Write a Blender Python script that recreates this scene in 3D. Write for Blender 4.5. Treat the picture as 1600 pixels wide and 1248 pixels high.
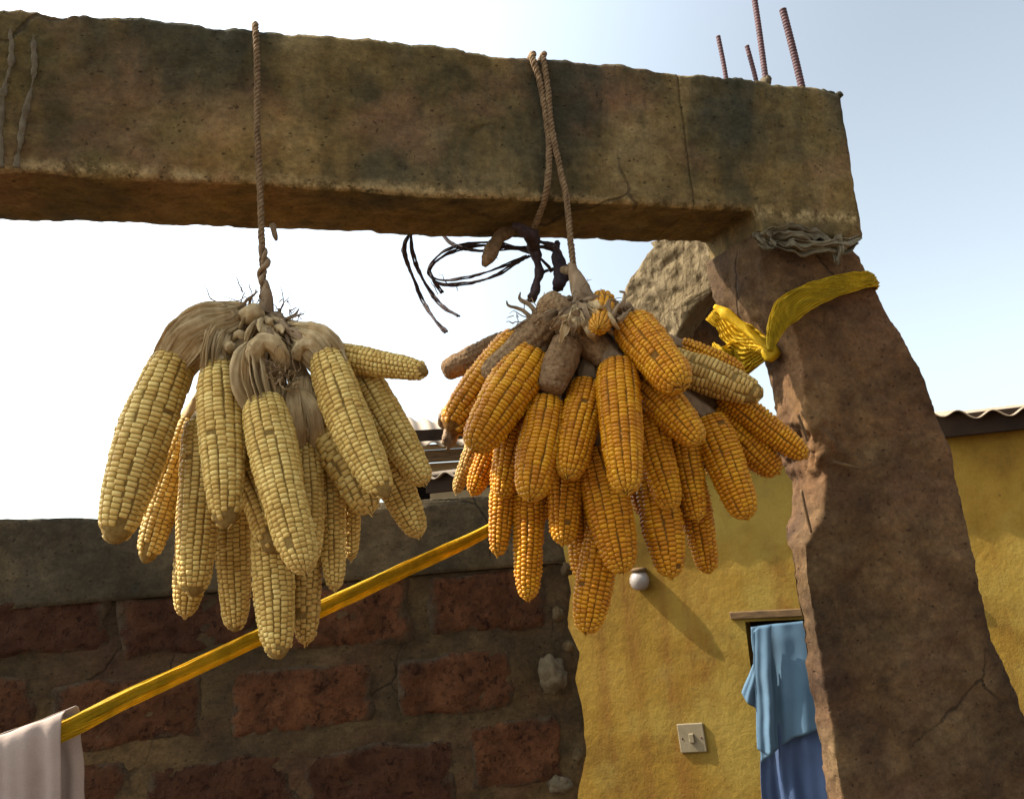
import bpy, math, random
import numpy as np
from mathutils import Vector, Matrix

for o in list(bpy.data.objects): bpy.data.objects.remove(o)
sc = bpy.context.scene
COL = sc.collection

# ------------------------------------------------------------ camera
F = 1312.0; CX, CY = 800.0, 624.0; EYE = 2.1
up_c = np.array([-583.0, 7324.0, -1312.0]); up_c /= np.linalg.norm(up_c)
fw_c = np.array([0, 0, -1.0]); fw_c -= fw_c.dot(up_c)*up_c; fw_c /= np.linalg.norm(fw_c)
rt_c = np.cross(fw_c, up_c)
R = np.array([rt_c, fw_c, up_c])            # camera vector -> world vector (X right, Y forward, Z up)
CAM = np.array([0.0, 0.0, EYE])
cd = bpy.data.cameras.new('camera'); cam = bpy.data.objects.new('camera', cd); COL.objects.link(cam)
cd.sensor_width = 36; cd.lens = 36*F/1600; cd.clip_start = 0.02; cd.clip_end = 3000
cam.matrix_world = Matrix.Translation(CAM.tolist()) @ Matrix(R.tolist()).to_4x4()
sc.camera = cam

# ------------------------------------------------------------ light
SUN_EL = math.radians(47); SUN_H = np.array([-0.991, 0.134])      # direction towards the sun
w = bpy.data.worlds.new('World'); sc.world = w; w.use_nodes = True
nt = w.node_tree; nt.nodes.clear()
sky = nt.nodes.new('ShaderNodeTexSky'); sky.sky_type = 'NISHITA'; sky.sun_disc = False
sky.sun_elevation = SUN_EL; sky.sun_rotation = math.atan2(SUN_H[0], SUN_H[1])
sky.air_density = 1.0; sky.dust_density = 2.2; sky.ozone_density = 1.0; sky.altitude = 200
bg = nt.nodes.new('ShaderNodeBackground'); bg.inputs[1].default_value = 0.15
wo = nt.nodes.new('ShaderNodeOutputWorld')
hz_ = nt.nodes.new('ShaderNodeHueSaturation'); hz_.inputs['Saturation'].default_value = .45; nt.links.new(sky.outputs[0], hz_.inputs['Color']); 
tcw = nt.nodes.new('ShaderNodeTexCoord'); sx = nt.nodes.new('ShaderNodeVectorMath'); sx.operation = 'DOT_PRODUCT'; nt.links.new(tcw.outputs['Generated'], sx.inputs[0])
sx.inputs[1].default_value = (SUN_H[0]*math.cos(SUN_EL), SUN_H[1]*math.cos(SUN_EL), math.sin(SUN_EL))
mr = nt.nodes.new('ShaderNodeMapRange'); mr.interpolation_type = 'SMOOTHSTEP'; nt.links.new(sx.outputs['Value'], mr.inputs[0])      # dusty air: glow round the sun
mr.inputs[1].default_value = .12; mr.inputs[2].default_value = .9; mr.inputs[3].default_value = .60; mr.inputs[4].default_value = 1.5
cm = nt.nodes.new('ShaderNodeMix'); cm.data_type = 'RGBA'; cm.blend_type = 'MULTIPLY'; cm.inputs[0].default_value = 1
tn_ = nt.nodes.new('ShaderNodeVectorMath'); tn_.operation = 'SCALE'; tn_.inputs[0].default_value = (.95, 1.0, .97); nt.links.new(mr.outputs[0], tn_.inputs['Scale'])
nt.links.new(hz_.outputs[0], cm.inputs[6]); nt.links.new(tn_.outputs[0], cm.inputs[7]); nt.links.new(cm.outputs[2], bg.inputs[0]); nt.links.new(bg.outputs[0], wo.inputs[0])
sl = bpy.data.lights.new('sun', 'SUN'); sl.energy = 4.2; sl.angle = math.radians(0.5); sl.color = (1, .93, .82)
so = bpy.data.objects.new('sun', sl); COL.objects.link(so); so.location = (-3, 0, 6)
sd = np.array([SUN_H[0]*math.cos(SUN_EL), SUN_H[1]*math.cos(SUN_EL), math.sin(SUN_EL)])
so.rotation_euler = Vector(sd.tolist()).to_track_quat('Z', 'Y').to_euler()
sc.view_settings.view_transform = 'Standard'; sc.view_settings.look = 'None'
sc.view_settings.exposure = 1.5; sc.view_settings.gamma = 1
sc.render.engine = 'CYCLES'

# ------------------------------------------------------------ helpers
rng = np.random.default_rng(7); random.seed(7)
def ray(px, py):
    v = R @ np.array([(px-CX)/F, -(py-CY)/F, -1.0]); return v
def P(px, py, d):
    v = ray(px, py); return CAM + v*(d/v[1])
def onplane(px, py, o, n):
    v = ray(px, py); return CAM + v*(np.dot(o-CAM, n)/np.dot(v, n))
def unit(v): return v/np.linalg.norm(v)

_perm = np.random.default_rng(3).random(4096)
def vnoise(p):
    p = np.asarray(p, float); i = np.floor(p).astype(np.int64); f = p-i; f = f*f*(3-2*f)
    def h(a, b, c): return _perm[(a*73856093 ^ b*19349663 ^ c*83492791) & 4095]
    x, y, z = i[..., 0], i[..., 1], i[..., 2]; fx, fy, fz = f[..., 0], f[..., 1], f[..., 2]
    L = lambda a, b, t: a+(b-a)*t
    return L(L(L(h(x,y,z),h(x+1,y,z),fx), L(h(x,y+1,z),h(x+1,y+1,z),fx), fy),
             L(L(h(x,y,z+1),h(x+1,y,z+1),fx), L(h(x,y+1,z+1),h(x+1,y+1,z+1),fx), fy), fz)*2-1
def fbm(p, sc_, oct=4, gain=.5):
    p = np.asarray(p, float)*sc_; s = 0; a = 1.0
    for k in range(oct): s = s+a*vnoise(p*(2**k)+k*17.3); a *= gain
    return s
def smooth1(x, a, b):
    t = np.clip((x-a)/(b-a), 0, 1); return t*t*(3-2*t)

def tag(o, label=None, cat=None, group=None, kind=None):
    if label: o['label'] = label
    if cat: o['category'] = cat
    if group: o['group'] = group
    if kind: o['kind'] = kind
    return o
def empty(name, loc, label, cat, group=None):
    o = bpy.data.objects.new(name, None); COL.objects.link(o); o.location = [float(a) for a in loc]
    o.empty_display_size = .02
    return tag(o, label, cat, group)
def mk(name, V, faces, mat, parent=None, smooth=True, origin=None, tint=None, kind=None):
    V = np.asarray(V, float)
    if parent is not None:
        org = np.array(parent.location); q = parent.parent
        while q is not None: org = org+np.array(q.location); q = q.parent
        loc = (0, 0, 0)
    else:
        org = np.array(origin) if origin is not None else np.array([V[:, 0].mean(), V[:, 1].mean(), V[:, 2].min()]); loc = org
    me = bpy.data.meshes.new(name)
    Vl = V-org
    faces = np.asarray(faces) if not isinstance(faces, list) else faces
    if isinstance(faces, np.ndarray) and faces.ndim == 2:
        n, k = faces.shape
        me.vertices.add(len(Vl)); me.vertices.foreach_set('co', Vl.astype(np.float32).ravel())
        me.loops.add(n*k); me.loops.foreach_set('vertex_index', faces.astype(np.int32).ravel())
        me.polygons.add(n); me.polygons.foreach_set('loop_start', np.arange(n, dtype=np.int32)*k)
        me.update(calc_edges=True); me.validate()
    else:
        me.from_pydata(Vl.tolist(), [], [list(map(int, f)) for f in faces]); me.update()
    if smooth: me.polygons.foreach_set('use_smooth', np.ones(len(me.polygons), bool))
    if tint is not None:
        at = me.attributes.new('tint', 'FLOAT_COLOR', 'POINT')
        c = np.ones((len(Vl), 4), np.float32); c[:, :3] = tint; at.data.foreach_set('color', c.ravel())
    me.materials.append(mat)
    o = bpy.data.objects.new(name, me); COL.objects.link(o)
    o.location = [float(a) for a in loc]
    if parent is not None: o.parent = parent
    if kind: o['kind'] = kind
    return o
class Acc:
    def __init__(s): s.V = []; s.F = []; s.n = 0
    def add(s, V, Fc):
        s.V.append(np.asarray(V, float)); s.F += [[int(i)+s.n for i in f] for f in Fc]; s.n += len(V)
    def out(s): return np.concatenate(s.V), s.F
def loft(rings, cap=True):
    """rings [n][m][3] closed rings -> verts, faces"""
    rings = np.asarray(rings, float); n, m, _ = rings.shape
    V = rings.reshape(-1, 3); i = np.arange(n-1)[:, None]*m; j = np.arange(m)[None, :]; k = (j+1) % m
    Fq = np.stack([i+j, i+k, i+m+k, i+m+j], -1).reshape(-1, 4).tolist()
    if cap:
        c0 = rings[0].mean(0); c1 = rings[-1].mean(0); V = np.vstack([V, c0, c1]); a = n*m
        for q in range(m):
            Fq.append([a, (q+1) % m, q]); Fq.append([a+1, (n-1)*m+q, (n-1)*m+(q+1) % m])
    return V, Fq
def displace_rings(rings, fn):
    """push each ring point along the ring-surface normal by fn(points)"""
    r = np.asarray(rings, float)
    du = np.roll(r, -1, 1)-np.roll(r, 1, 1); dv = np.gradient(r, axis=0)
    n = np.cross(du, dv); n /= (np.linalg.norm(n, axis=-1, keepdims=True)+1e-9)
    c = r.mean(1, keepdims=True); sgn = np.sign(np.median(((r-c)*n).sum(-1)))
    return r+n*sgn*fn(r)[..., None]
def smooth_path(pts, n):
    pts = np.asarray(pts, float); m = len(pts)
    if m == 2: t = np.linspace(0, 1, n)[:, None]; return pts[0]*(1-t)+pts[1]*t
    q = np.vstack([2*pts[0]-pts[1], pts, 2*pts[-1]-pts[-2]])
    out = []
    for u in np.linspace(0, m-1-1e-6, n):
        i = int(u); f = u-i; a, b, c, d = q[i], q[i+1], q[i+2], q[i+3]
        out.append(.5*((2*b)+(-a+c)*f+(2*a-5*b+4*c-d)*f*f+(-a+3*b-3*c+d)*f**3))
    return np.array(out)
def frames(path, ref=None):
    T = np.gradient(path, axis=0); T /= np.linalg.norm(T, axis=1, keepdims=True)+1e-12
    if ref is None: ref = CAM-path[0]
    N = []; v = np.asarray(ref, float)
    for t in T:
        v = v-v.dot(t)*t; v = v/np.linalg.norm(v); N.append(v)
    N = np.array(N); B = np.cross(T, N); return T, N, B
def tube(path, rad, seg=8, ridge=0, amp=0.0, noise=0.0, nsc=60, closed_ends=True, twist=0.0, flat=1.0):
    path = np.asarray(path, float); n = len(path); rad = np.interp(np.linspace(0, 1, n), np.linspace(0, 1, len(np.atleast_1d(rad))), np.atleast_1d(rad)) if np.ndim(rad) else np.full(n, rad)
    T, N, B = frames(path); th = np.linspace(0, 2*np.pi, seg, endpoint=False)[None, :]
    ph = (np.linspace(0, 1, n)*twist)[:, None]
    rr = rad[:, None]*(1+(amp*np.abs(np.cos((th+ph)*ridge/2))-amp*.5 if ridge else 0*th))
    ring = path[:, None, :]+rr[..., None]*(np.cos(th)[..., None]*N[:, None, :]*flat+np.sin(th)[..., None]*B[:, None, :])
    if ridge and seg > 15:
        tn = np.linspace(0, 1, n)[:, None]+0*th; th2 = th+ph
        fib = vnoise(np.stack([np.cos(th2)*ridge*1.1, np.sin(th2)*ridge*1.1, tn*2.5+ridge], -1))+.5*vnoise(np.stack([np.cos(th2)*ridge*2.6, np.sin(th2)*ridge*2.6, tn*4], -1))
        ring = ring+(rad[:, None]*.11*fib)[..., None]*(np.cos(th)[..., None]*N[:, None, :]+np.sin(th)[..., None]*B[:, None, :])
    if noise: ring = displace_rings(ring, lambda p: noise*fbm(p, nsc, 3))
    return loft(ring)
def rope_geo(path, r, strands=3, pitch=.02, seg=6, jitter=0.0):
    path = np.asarray(path, float); L = np.r_[0, np.cumsum(np.linalg.norm(np.diff(path, axis=0), axis=1))]
    T, N, B = frames(path); a = Acc()
    for k in range(strands):
        ph = 2*np.pi*k/strands+L/pitch*2*np.pi
        rr = r*.5*(1+jitter*vnoise(np.c_[L*90, L*0+k, L*0]))
        c = path+rr[:, None]*(np.cos(ph)[:, None]*N+np.sin(ph)[:, None]*B)
        V, Fc = tube(c, r*.56*(1+jitter*vnoise(np.c_[L*150+9, L*0+k, L*0])), seg); a.add(V, Fc)
    return a.out()
def ribbon(path, width, nw=14, folds=4, amp=.002, noise=.0, nsc=40, side=None, seed=0, ragged=0.0, curl=0.0):
    path = np.asarray(path, float); n = len(path); width = np.interp(np.linspace(0, 1, n), np.linspace(0, 1, len(width)), width)
    T, N, B = frames(path)
    if side is not None:
        side = np.asarray(side, float)
        B = np.array([unit(side-side.dot(t)*t) for t in T]); N = np.cross(B, T)
        N = N*np.sign((N*(CAM-path)).sum(1))[:, None]
    u = np.linspace(-1, 1, nw)[None, :]; l = np.linspace(0, 1, n)[:, None]
    hgt = amp*np.sin(folds*np.pi*(u+.25*np.sin(3*l*np.pi+seed))+2*l+seed)+amp*.5*np.sin(folds*2.3*np.pi*u+seed*2+3*l)
    hgt = hgt-curl*(u**2)
    wv = width[:, None]*.5*(u+0*l)
    pts = path[:, None, :]+wv[..., None]*B[:, None, :]+hgt[..., None]*N[:, None, :]
    if noise: pts = pts+noise*np.stack([fbm(pts+5*k+seed, nsc, 3) for k in range(3)], -1)
    if ragged:
        e = ragged*vnoise(np.stack([u[0]*9, u[0]*0+seed, u[0]*0], -1)); pts[-1] += e[:, None]*T[-1]; pts[0] += e[::-1, None]*T[0]
    V = pts.reshape(-1, 3); i = np.arange(n-1)[:, None]*nw; j = np.arange(nw-1)[None, :]
    Fq = np.stack([i+j, i+j+1, i+nw+j+1, i+nw+j], -1).reshape(-1, 4)
    return V, Fq.tolist()
def solid(o, th):
    m = o.modifiers.new('thickness', 'SOLIDIFY'); m.thickness = th; m.offset = 0; return o
def box(c, ax, half):
    """oriented box; ax 3x3 rows, half sizes"""
    s = np.array([[x, y, z] for x in (-1, 1) for y in (-1, 1) for z in (-1, 1)], float)*half
    V = np.asarray(c)+s@np.asarray(ax)
    return V, [[0,1,3,2],[4,6,7,5],[0,4,5,1],[2,3,7,6],[0,2,6,4],[1,5,7,3]]
def bevel(o, w, seg=2):
    m = o.modifiers.new('bevel', 'BEVEL'); m.width = w; m.segments = seg; m.limit_method = 'ANGLE'; return o

# ------------------------------------------------------------ materials
class M:
    def __init__(s, name, rough=.9, spec=.2):
        s.m = bpy.data.materials.new(name); s.m.use_nodes = True; s.t = s.m.node_tree
        s.b = s.t.nodes['Principled BSDF']; s.b.inputs['Roughness'].default_value = rough
        s.b.inputs['Specular IOR Level'].default_value = spec
        s.tc = s.t.nodes.new('ShaderNodeTexCoord'); s.co = s.tc.outputs['Object']
    def n(s, t, **k):
        x = s.t.nodes.new(t)
        for a, v in k.items(): setattr(x, a, v)
        return x
    def link(s, a, b): s.t.links.new(a, b)
    def mapc(s, scale=(1,1,1), rot=(0,0,0), loc=(0,0,0)):
        x = s.n('ShaderNodeMapping'); s.link(s.co, x.inputs[0])
        x.inputs['Scale'].default_value = scale; x.inputs['Rotation'].default_value = rot; x.inputs['Location'].default_value = loc
        return x.outputs[0]
    def noise(s, scale, det=6, rough=.6, co=None, dist=0):
        x = s.n('ShaderNodeTexNoise'); x.inputs['Scale'].default_value = scale; x.inputs['Detail'].default_value = det
        x.inputs['Roughness'].default_value = rough; x.inputs['Distortion'].default_value = dist
        s.link(co if co is not None else s.co, x.inputs['Vector']); return x.outputs['Fac']
    def voro(s, scale, co=None, feature='F1'):
        x = s.n('ShaderNodeTexVoronoi', feature=feature); x.inputs['Scale'].default_value = scale
        s.link(co if co is not None else s.co, x.inputs['Vector']); return x.outputs['Distance']
    def ramp(s, fac, stops):
        x = s.n('ShaderNodeValToRGB'); e = x.color_ramp.elements
        while len(e) < len(stops): e.new(.5)
        for q, (p, c) in zip(e, stops):
            q.position = p; c = (c, c, c) if not hasattr(c, '__len__') else c; q.color = (*c, 1)
        s.link(fac, x.inputs[0]); return x.outputs[0]
    def mix(s, fac, a, b, mode='MIX'):
        x = s.n('ShaderNodeMix', data_type='RGBA', blend_type=mode)
        for v, i in ((fac, 0), (a, 6), (b, 7)):
            if hasattr(v, 'links') or isinstance(v, bpy.types.NodeSocket): s.link(v, x.inputs[i])
            elif i == 0: x.inputs[0].default_value = v
            else: x.inputs[i].default_value = (*v, 1)
        return x.outputs[2]
    def math(s, op, a, b=0.0, c=None):
        x = s.n('ShaderNodeMath', operation=op)
        for v, i in ((a, 0), (b, 1), (c, 2)):
            if v is None: continue
            if isinstance(v, bpy.types.NodeSocket): s.link(v, x.inputs[i])
            else: x.inputs[i].default_value = v
        return x.outputs[0]
    def bump(s, h, strength=.5, dist=.002, prev=None):
        x = s.n('ShaderNodeBump'); x.inputs['Strength'].default_value = strength; x.inputs['Distance'].default_value = dist
        s.link(h, x.inputs['Height'])
        if prev is not None: s.link(prev, x.inputs['Normal'])
        return x.outputs[0]
    def color(s, c):
        if isinstance(c, bpy.types.NodeSocket): s.link(c, s.b.inputs['Base Color'])
        else: s.b.inputs['Base Color'].default_value = (*c, 1)
        return s
    def normal(s, n): s.link(n, s.b.inputs['Normal']); return s
    def xyz(s):
        x = s.n('ShaderNodeSeparateXYZ'); s.link(s.co, x.inputs[0]); return x.outputs

def mat_concrete(name, cols, dark, pink=None, soffit=True, streak_sc=5, damp=.55):
    m = M(name, .93, .15)
    base = m.ramp(m.noise(9, 8, .62, m.mapc((1, 1, 1.0))), [(.3, cols[0]), (.5, cols[1]), (.72, cols[2])])
    # trowel marks, diagonal
    tr = m.noise(34, 7, .68, m.mapc((1, 1, 1.15), (0, .4, 0)))
    base = m.mix(.5, base, m.ramp(tr, [(.3, .45), (.7, 1.0)]), 'MULTIPLY')
    st = m.noise(streak_sc, 5, .6, m.mapc((1, 1, .45)))
    base = m.mix(m.math('MULTIPLY', m.ramp(st, [(.47, 0.0), (.64, 1.0)]), damp), base, dark)
    if pink: base = m.mix(m.ramp(m.noise(4.3, 5, .6, m.mapc((1, 1, 1.3), (0, 0, 0), (3, 1, 4))), [(.5, 0.0), (.66, .8)]), base, pink)
    big = m.noise(2.6, 6, .6, m.mapc((1, 1, 1), (0, 0, 0), (7, 2, 1)))
    base = m.mix(.75, base, m.ramp(big, [(.33, (.62, .68, .62)), (.5, (.95, .95, .92)), (.66, (1.5, 1.36, 1.15))]), 'MULTIPLY')
    if soffit:
        x, y, z = m.xyz()
        lip = m.math('MULTIPLY', m.ramp(m.math('ABSOLUTE', m.math('SUBTRACT', z, .004)), [(.0, 1.0), (.016, 0.0)]), m.math('MULTIPLY', m.ramp(m.noise(40, 6, .7), [(.42, 0.0), (.58, .8)]), m.math('LESS_THAN', m.math('SUBTRACT', m.math('MULTIPLY', y, .9455), m.math('MULTIPLY', x, .3256)), -.068)))
        base = m.mix(lip, base, tuple(q*1.5 for q in cols[2]))
        mould = m.math('MULTIPLY', m.ramp(z, [(.075, 0.0), (.13, 1.0)]), m.ramp(m.noise(5, 6, .65, m.mapc((1, 1, .35), (0, 0, 0), (11, 4, 2))), [(.46, 0.0), (.58, .75)]))
        base = m.mix(mould, base, dark)
    sc1 = m.ramp(m.noise(52, 7, .8, m.mapc((.7, 1, 1.3), (0, .45, 0))), [(.36, .62), (.6, 1.2)])
    base = m.mix(.8, base, sc1, 'MULTIPLY')
    fine = m.noise(160, 5, .75)
    base = m.mix(.55, base, m.ramp(fine, [(.3, .5), (.65, 1.25)]), 'MULTIPLY')
    pit = m.mix(1.0, m.ramp(m.voro(42, m.mapc((1, 1, 1.6))), [(.05, 0.0), (.13, 1.0)]), m.ramp(m.noise(95, 4, .7), [(.30, 0.0), (.36, 1.0)]), 'MULTIPLY')
    base = m.mix(m.math('MULTIPLY', m.math('SUBTRACT', 1.0, pit), .6), base, tuple(c*.3 for c in cols[0]))
    cell = m.n('ShaderNodeTexVoronoi', feature='DISTANCE_TO_EDGE'); cell.inputs['Scale'].default_value = 4.2
    dv = m.n('ShaderNodeMix', data_type='VECTOR'); dv.inputs[0].default_value = .045
    nz = m.n('ShaderNodeTexNoise'); nz.inputs['Scale'].default_value = 14; nz.inputs['Detail'].default_value = 5; m.link(m.co, nz.inputs['Vector'])
    m.link(m.co, dv.inputs[4]); m.link(nz.outputs['Color'], dv.inputs[5]); m.link(dv.outputs[1], cell.inputs['Vector'])
    crk = m.math('MULTIPLY', m.ramp(cell.outputs['Distance'], [(.004, 1.0), (.012, 0.0)]), m.ramp(m.noise(3.3, 3, .5, m.mapc(loc=(5, 9, 3))), [(.52, 0.0), (.60, 1.0)]))
    base = m.mix(m.math('MULTIPLY', crk, .6), base, (.012, .008, .005))
    m.color(base)
    b = m.bump(m.noise(55, 8, .7), .7, .004); b = m.bump(tr, .35, .004, b); b = m.bump(fine, .35, .0015, b); b = m.bump(pit, .7, .003, b); b = m.bump(m.math('SUBTRACT', 1.0, crk), .6, .003, b)
    m.normal(b); return m
CONC = mat_concrete('weathered_concrete', [(.098, .062, .021), (.18, .118, .042), (.27, .19, .085)], (.032, .031, .018), (.19, .10, .05), streak_sc=6, damp=.8)
# pale drip stains near the left end, cracks: own shapes on the beam (local x,z)
DRIP = None
PILLAR = mat_concrete('mud_plaster', [(.046, .023, .011), (.102, .056, .024), (.19, .115, .053)], (.03, .017, .012), (.11, .058, .03), False, streak_sc=8)
COPING = mat_concrete('cement_render', [(.065, .048, .028), (.10, .075, .042), (.145, .11, .062)], (.03, .026, .02), None, False, streak_sc=4)
MORT = mat_concrete('mortar', [(.045, .03, .015), (.085, .056, .026), (.135, .09, .042)], (.022, .014, .01), (.075, .038, .022), False, streak_sc=6)

def mat_simple(name, c0, c1, sc_=20, rough=.8, spec=.3, bump=.4, bd=.002, stretch=(1,1,1), bsc=None):
    m = M(name, rough, spec); co = m.mapc(stretch)
    f = m.noise(sc_, 6, .65, co); m.color(m.ramp(f, [(.3, c0), (.7, c1)]))
    m.normal(m.bump(m.noise(bsc or sc_*2.5, 6, .7, co), bump, bd)); return m.m
m = M('laterite_brick', .95, .12)
rnd = m.n('ShaderNodeObjectInfo').outputs['Random']
cc = m.ramp(m.noise(14, 7, .75), [(.3, (.035, .016, .008)), (.5, (.10, .040, .017)), (.72, (.19, .08, .033))])
cc = m.mix(m.ramp(rnd, [(.0, 0.0), (1, .75)]), cc, m.ramp(m.noise(30, 6, .7), [(.35, (.014, .007, .005)), (.7, (.06, .026, .015))]))
vo = m.noise(75, 3, .6)
hole = m.ramp(vo, [(.36, 0.0), (.48, 1.0)])
hh = m.ramp(m.noise(22, 6, .7), [(.47, 0.0), (.6, .8)])
cc = m.mix(m.math('MULTIPLY', m.math('SUBTRACT', 1.0, hole), hh), cc, (.012, .005, .003))
at = m.n('ShaderNodeAttribute', attribute_name='tint'); sp_ = m.n('ShaderNodeSeparateColor'); m.link(at.outputs['Color'], sp_.inputs[0])
sm = m.ramp(m.math('ADD', m.math('MULTIPLY', sp_.outputs[0], 1.0), m.math('MULTIPLY', m.math('SUBTRACT', m.noise(17, 6, .7), .5), 1.5)), [(.20, 1.0), (.42, 0.0)])
cc = m.mix(sm, cc, m.ramp(m.noise(30, 6, .7), [(.3, (.045, .03, .018)), (.7, (.095, .065, .037))]))      # mortar smeared over the edges
m.color(cc); m.normal(m.bump(hole, .7, .004, m.bump(m.noise(60, 8, .75), 1, .008))); BRICK = m.m
DRIP = mat_simple('lime_drip', (.085, .062, .035), (.16, .125, .08), 60, .9, .1, .6, .003)
STONE = mat_simple('pale_stone', (.06, .042, .022), (.135, .10, .056), 30, .9, .2, .8, .006)
m = M('yellow_limewash', .9, .15)
yc = m.ramp(m.noise(4, 8, .72), [(.3, (.115, .058, .009)), (.5, (.205, .115, .015)), (.75, (.27, .165, .030))])
drip = m.ramp(m.noise(9, 4, .55, m.mapc((1, 1, .06))), [(.53, 0.0), (.70, .55)])
yc = m.mix(drip, yc, (.13, .042, .008))
yc = m.mix(m.math('MULTIPLY', m.ramp(m.noise(16, 7, .7), [(.60, 0.0), (.70, 1.0)]), .4), yc, (.12, .06, .014))
sp = m.ramp(m.voro(12), [(.035, 1.0), (.06, 0.0)]); yc = m.mix(m.math('MULTIPLY', sp, .6), yc, (.06, .028, .01))
yc = m.mix(m.ramp(m.noise(2.2, 6, .65, m.mapc((1,1,1),(0,0,0),(4,4,4))), [(.5, 0.0), (.62, .5)]), yc, (.26, .19, .04)); yc = m.mix(.4, yc, m.ramp(m.noise(120, 5, .7), [(.3, .7), (.7, 1.1)]), 'MULTIPLY')
m.color(yc); m.normal(m.bump(m.noise(30, 8, .7), .6, .006)); YELLOW = m.m
CREAM = mat_simple('cream_limewash', (.26, .18, .09), (.36, .265, .145), 6, .9, .2, .4, .004)
ROOFM = mat_simple('rusty_roof_sheet', (.014, .008, .005), (.04, .024, .014), 5, .9, .1, .3, .002)
ROOFP = mat_simple('sunbleached_roof_sheet', (.17, .12, .07), (.26, .19, .12), 4, .6, .4, .3, .002)
WOOD = mat_simple('weathered_timber', (.05, .025, .01), (.15, .085, .03), 20, .8, .3, .5, .002, (1, 1, 6))
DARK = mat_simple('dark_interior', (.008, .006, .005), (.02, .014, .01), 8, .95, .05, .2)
EARTH = mat_simple('laterite_ground', (.075, .05, .032), (.125, .085, .055), 2.5, .95, .1, .7, .02)
RUST = mat_simple('rusty_steel', (.035, .014, .015), (.10, .04, .038), 90, .75, .4, .5, .001)
m = M('sisal_rope', .9, .15)
f = m.noise(190, 5, .7, m.mapc((1, 1, .35))); m.color(m.ramp(f, [(.3, (.08, .045, .02)), (.7, (.24, .155, .08))])); m.normal(m.bump(f, .7, .001)); ROPE = m.m
VINE = mat_simple('dry_vine', (.02, .011, .011), (.065, .037, .03), 130, .8, .2, .6, .001)
RAG = mat_simple('dark_rag', (.016, .011, .012), (.05, .034, .034), 80, .9, .1, .7, .002)
SACK = mat_simple('cement_sack', (.06, .045, .024), (.17, .135, .08), 24, .85, .2, .6, .003)
# husk: dry, papery, ribbed along its length, lets some light through
def mat_husk(name, c0, c1, tr=.25):
    m = M(name, .75, .25); co = m.mapc((1, 1, .25))
    f = m.noise(110, 6, .65, co); g = m.noise(18, 5, .6)
    c = m.ramp(f, [(.28, c0), (.72, c1)]); c = m.mix(m.ramp(g, [(.35, .0), (.7, .7)]), c, tuple(x*.55 for x in c0))
    m.color(c); m.normal(m.bump(f, .8, .0015, m.bump(g, .6, .004)))
    t = m.n('ShaderNodeBsdfTranslucent'); m.link(c, t.inputs[0]); x = m.n('ShaderNodeMixShader'); x.inputs[0].default_value = tr
    m.link(m.b.outputs[0], x.inputs[1]); m.link(t.outputs[0], x.inputs[2]); m.link(x.outputs[0], m.t.nodes['Material Output'].inputs[0])
    return m.m
HUSK = mat_husk('dry_husk', (.44, .29, .125), (.78, .58, .31))
HUSKD = mat_husk('brown_husk', (.22, .135, .07), (.46, .31, .17))
STRAP = mat_husk('yellow_plastic', (.66, .42, .010), (.86, .58, .03), .5)
sb = STRAP.node_tree.nodes['Principled BSDF']; sb.inputs['Roughness'].default_value = .65; sb.inputs['Specular IOR Level'].default_value = .2
def mat_cloth(name, c0, c1, sc_=14):
    m = M(name, .95, .1); wv = m.noise(500, 2, .5); f = m.noise(sc_, 4, .6)
    m.color(m.mix(.25, m.ramp(f, [(.3, c0), (.7, c1)]), m.ramp(wv, [(.3, .6), (.7, 1.0)]), 'MULTIPLY')); m.normal(m.bump(wv, .3, .0006)); return m.m
PINK = mat_cloth('faded_pink_cotton', (.30, .225, .18), (.38, .295, .245))
BLUE1 = mat_cloth('light_blue_cotton', (.055, .098, .14), (.08, .13, .175), 5)
BLUE2 = mat_cloth('deep_blue_cotton', (.045, .068, .125), (.06, .085, .15), 5)
PLASTIC = mat_simple('white_plastic', (.15, .115, .06), (.20, .155, .09), 30, .5, .5, .15)
GLASSW = mat_simple('frosted_bulb', (.18, .15, .12), (.24, .20, .17), 10, .3, .5, .05)

def mat_kernel(name, ca, cb, cc_, tipc, rough=.42):
    m = M(name, rough, .28); at = m.n('ShaderNodeAttribute', attribute_name='tint'); sp = m.n('ShaderNodeSeparateColor'); m.link(at.outputs['Color'], sp.inputs[0])
    c = m.ramp(sp.outputs[0], [(0, ca), (.5, cb), (1, cc_)])
    c = m.mix(m.math('MULTIPLY', m.math('SUBTRACT', 1.0, sp.outputs[1]), .6), c, tuple(x*.5 for x in ca))      # flanks of each grain coloured darker than its crown
    c = m.mix(sp.outputs[2], c, tipc)
    c = m.mix(m.ramp(m.noise(24, 5, .65), [(.48, 0.0), (.75, .3)]), c, tuple(x*.5 for x in cb))
    m.color(c); m.normal(m.bump(m.noise(420, 3, .6), .25, .0006))
    m.b.inputs['Subsurface Weight'].default_value = .12; m.b.inputs['Subsurface Radius'].default_value = (.004, .002, .0006); m.b.inputs['Subsurface Scale'].default_value = 1.0
    return m.m
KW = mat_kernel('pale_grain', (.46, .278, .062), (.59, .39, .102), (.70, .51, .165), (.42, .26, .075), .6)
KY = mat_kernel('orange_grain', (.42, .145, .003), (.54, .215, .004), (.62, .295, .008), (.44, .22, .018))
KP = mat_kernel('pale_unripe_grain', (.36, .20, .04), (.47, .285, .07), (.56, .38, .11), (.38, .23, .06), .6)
COREW = mat_simple('pale_cob_chaff', (.15, .085, .02), (.30, .19, .06), 160, .95, .1, 1, .002)
CORE = mat_simple('cob_chaff', (.11, .045, .008), (.22, .105, .022), 160, .95, .1, 1, .002)
m = M('bare_cob', .97, .1); rnd = m.n('ShaderNodeObjectInfo').outputs['Random']
f = m.noise(170, 5, .75); g = m.noise(26, 6, .65)
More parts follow.
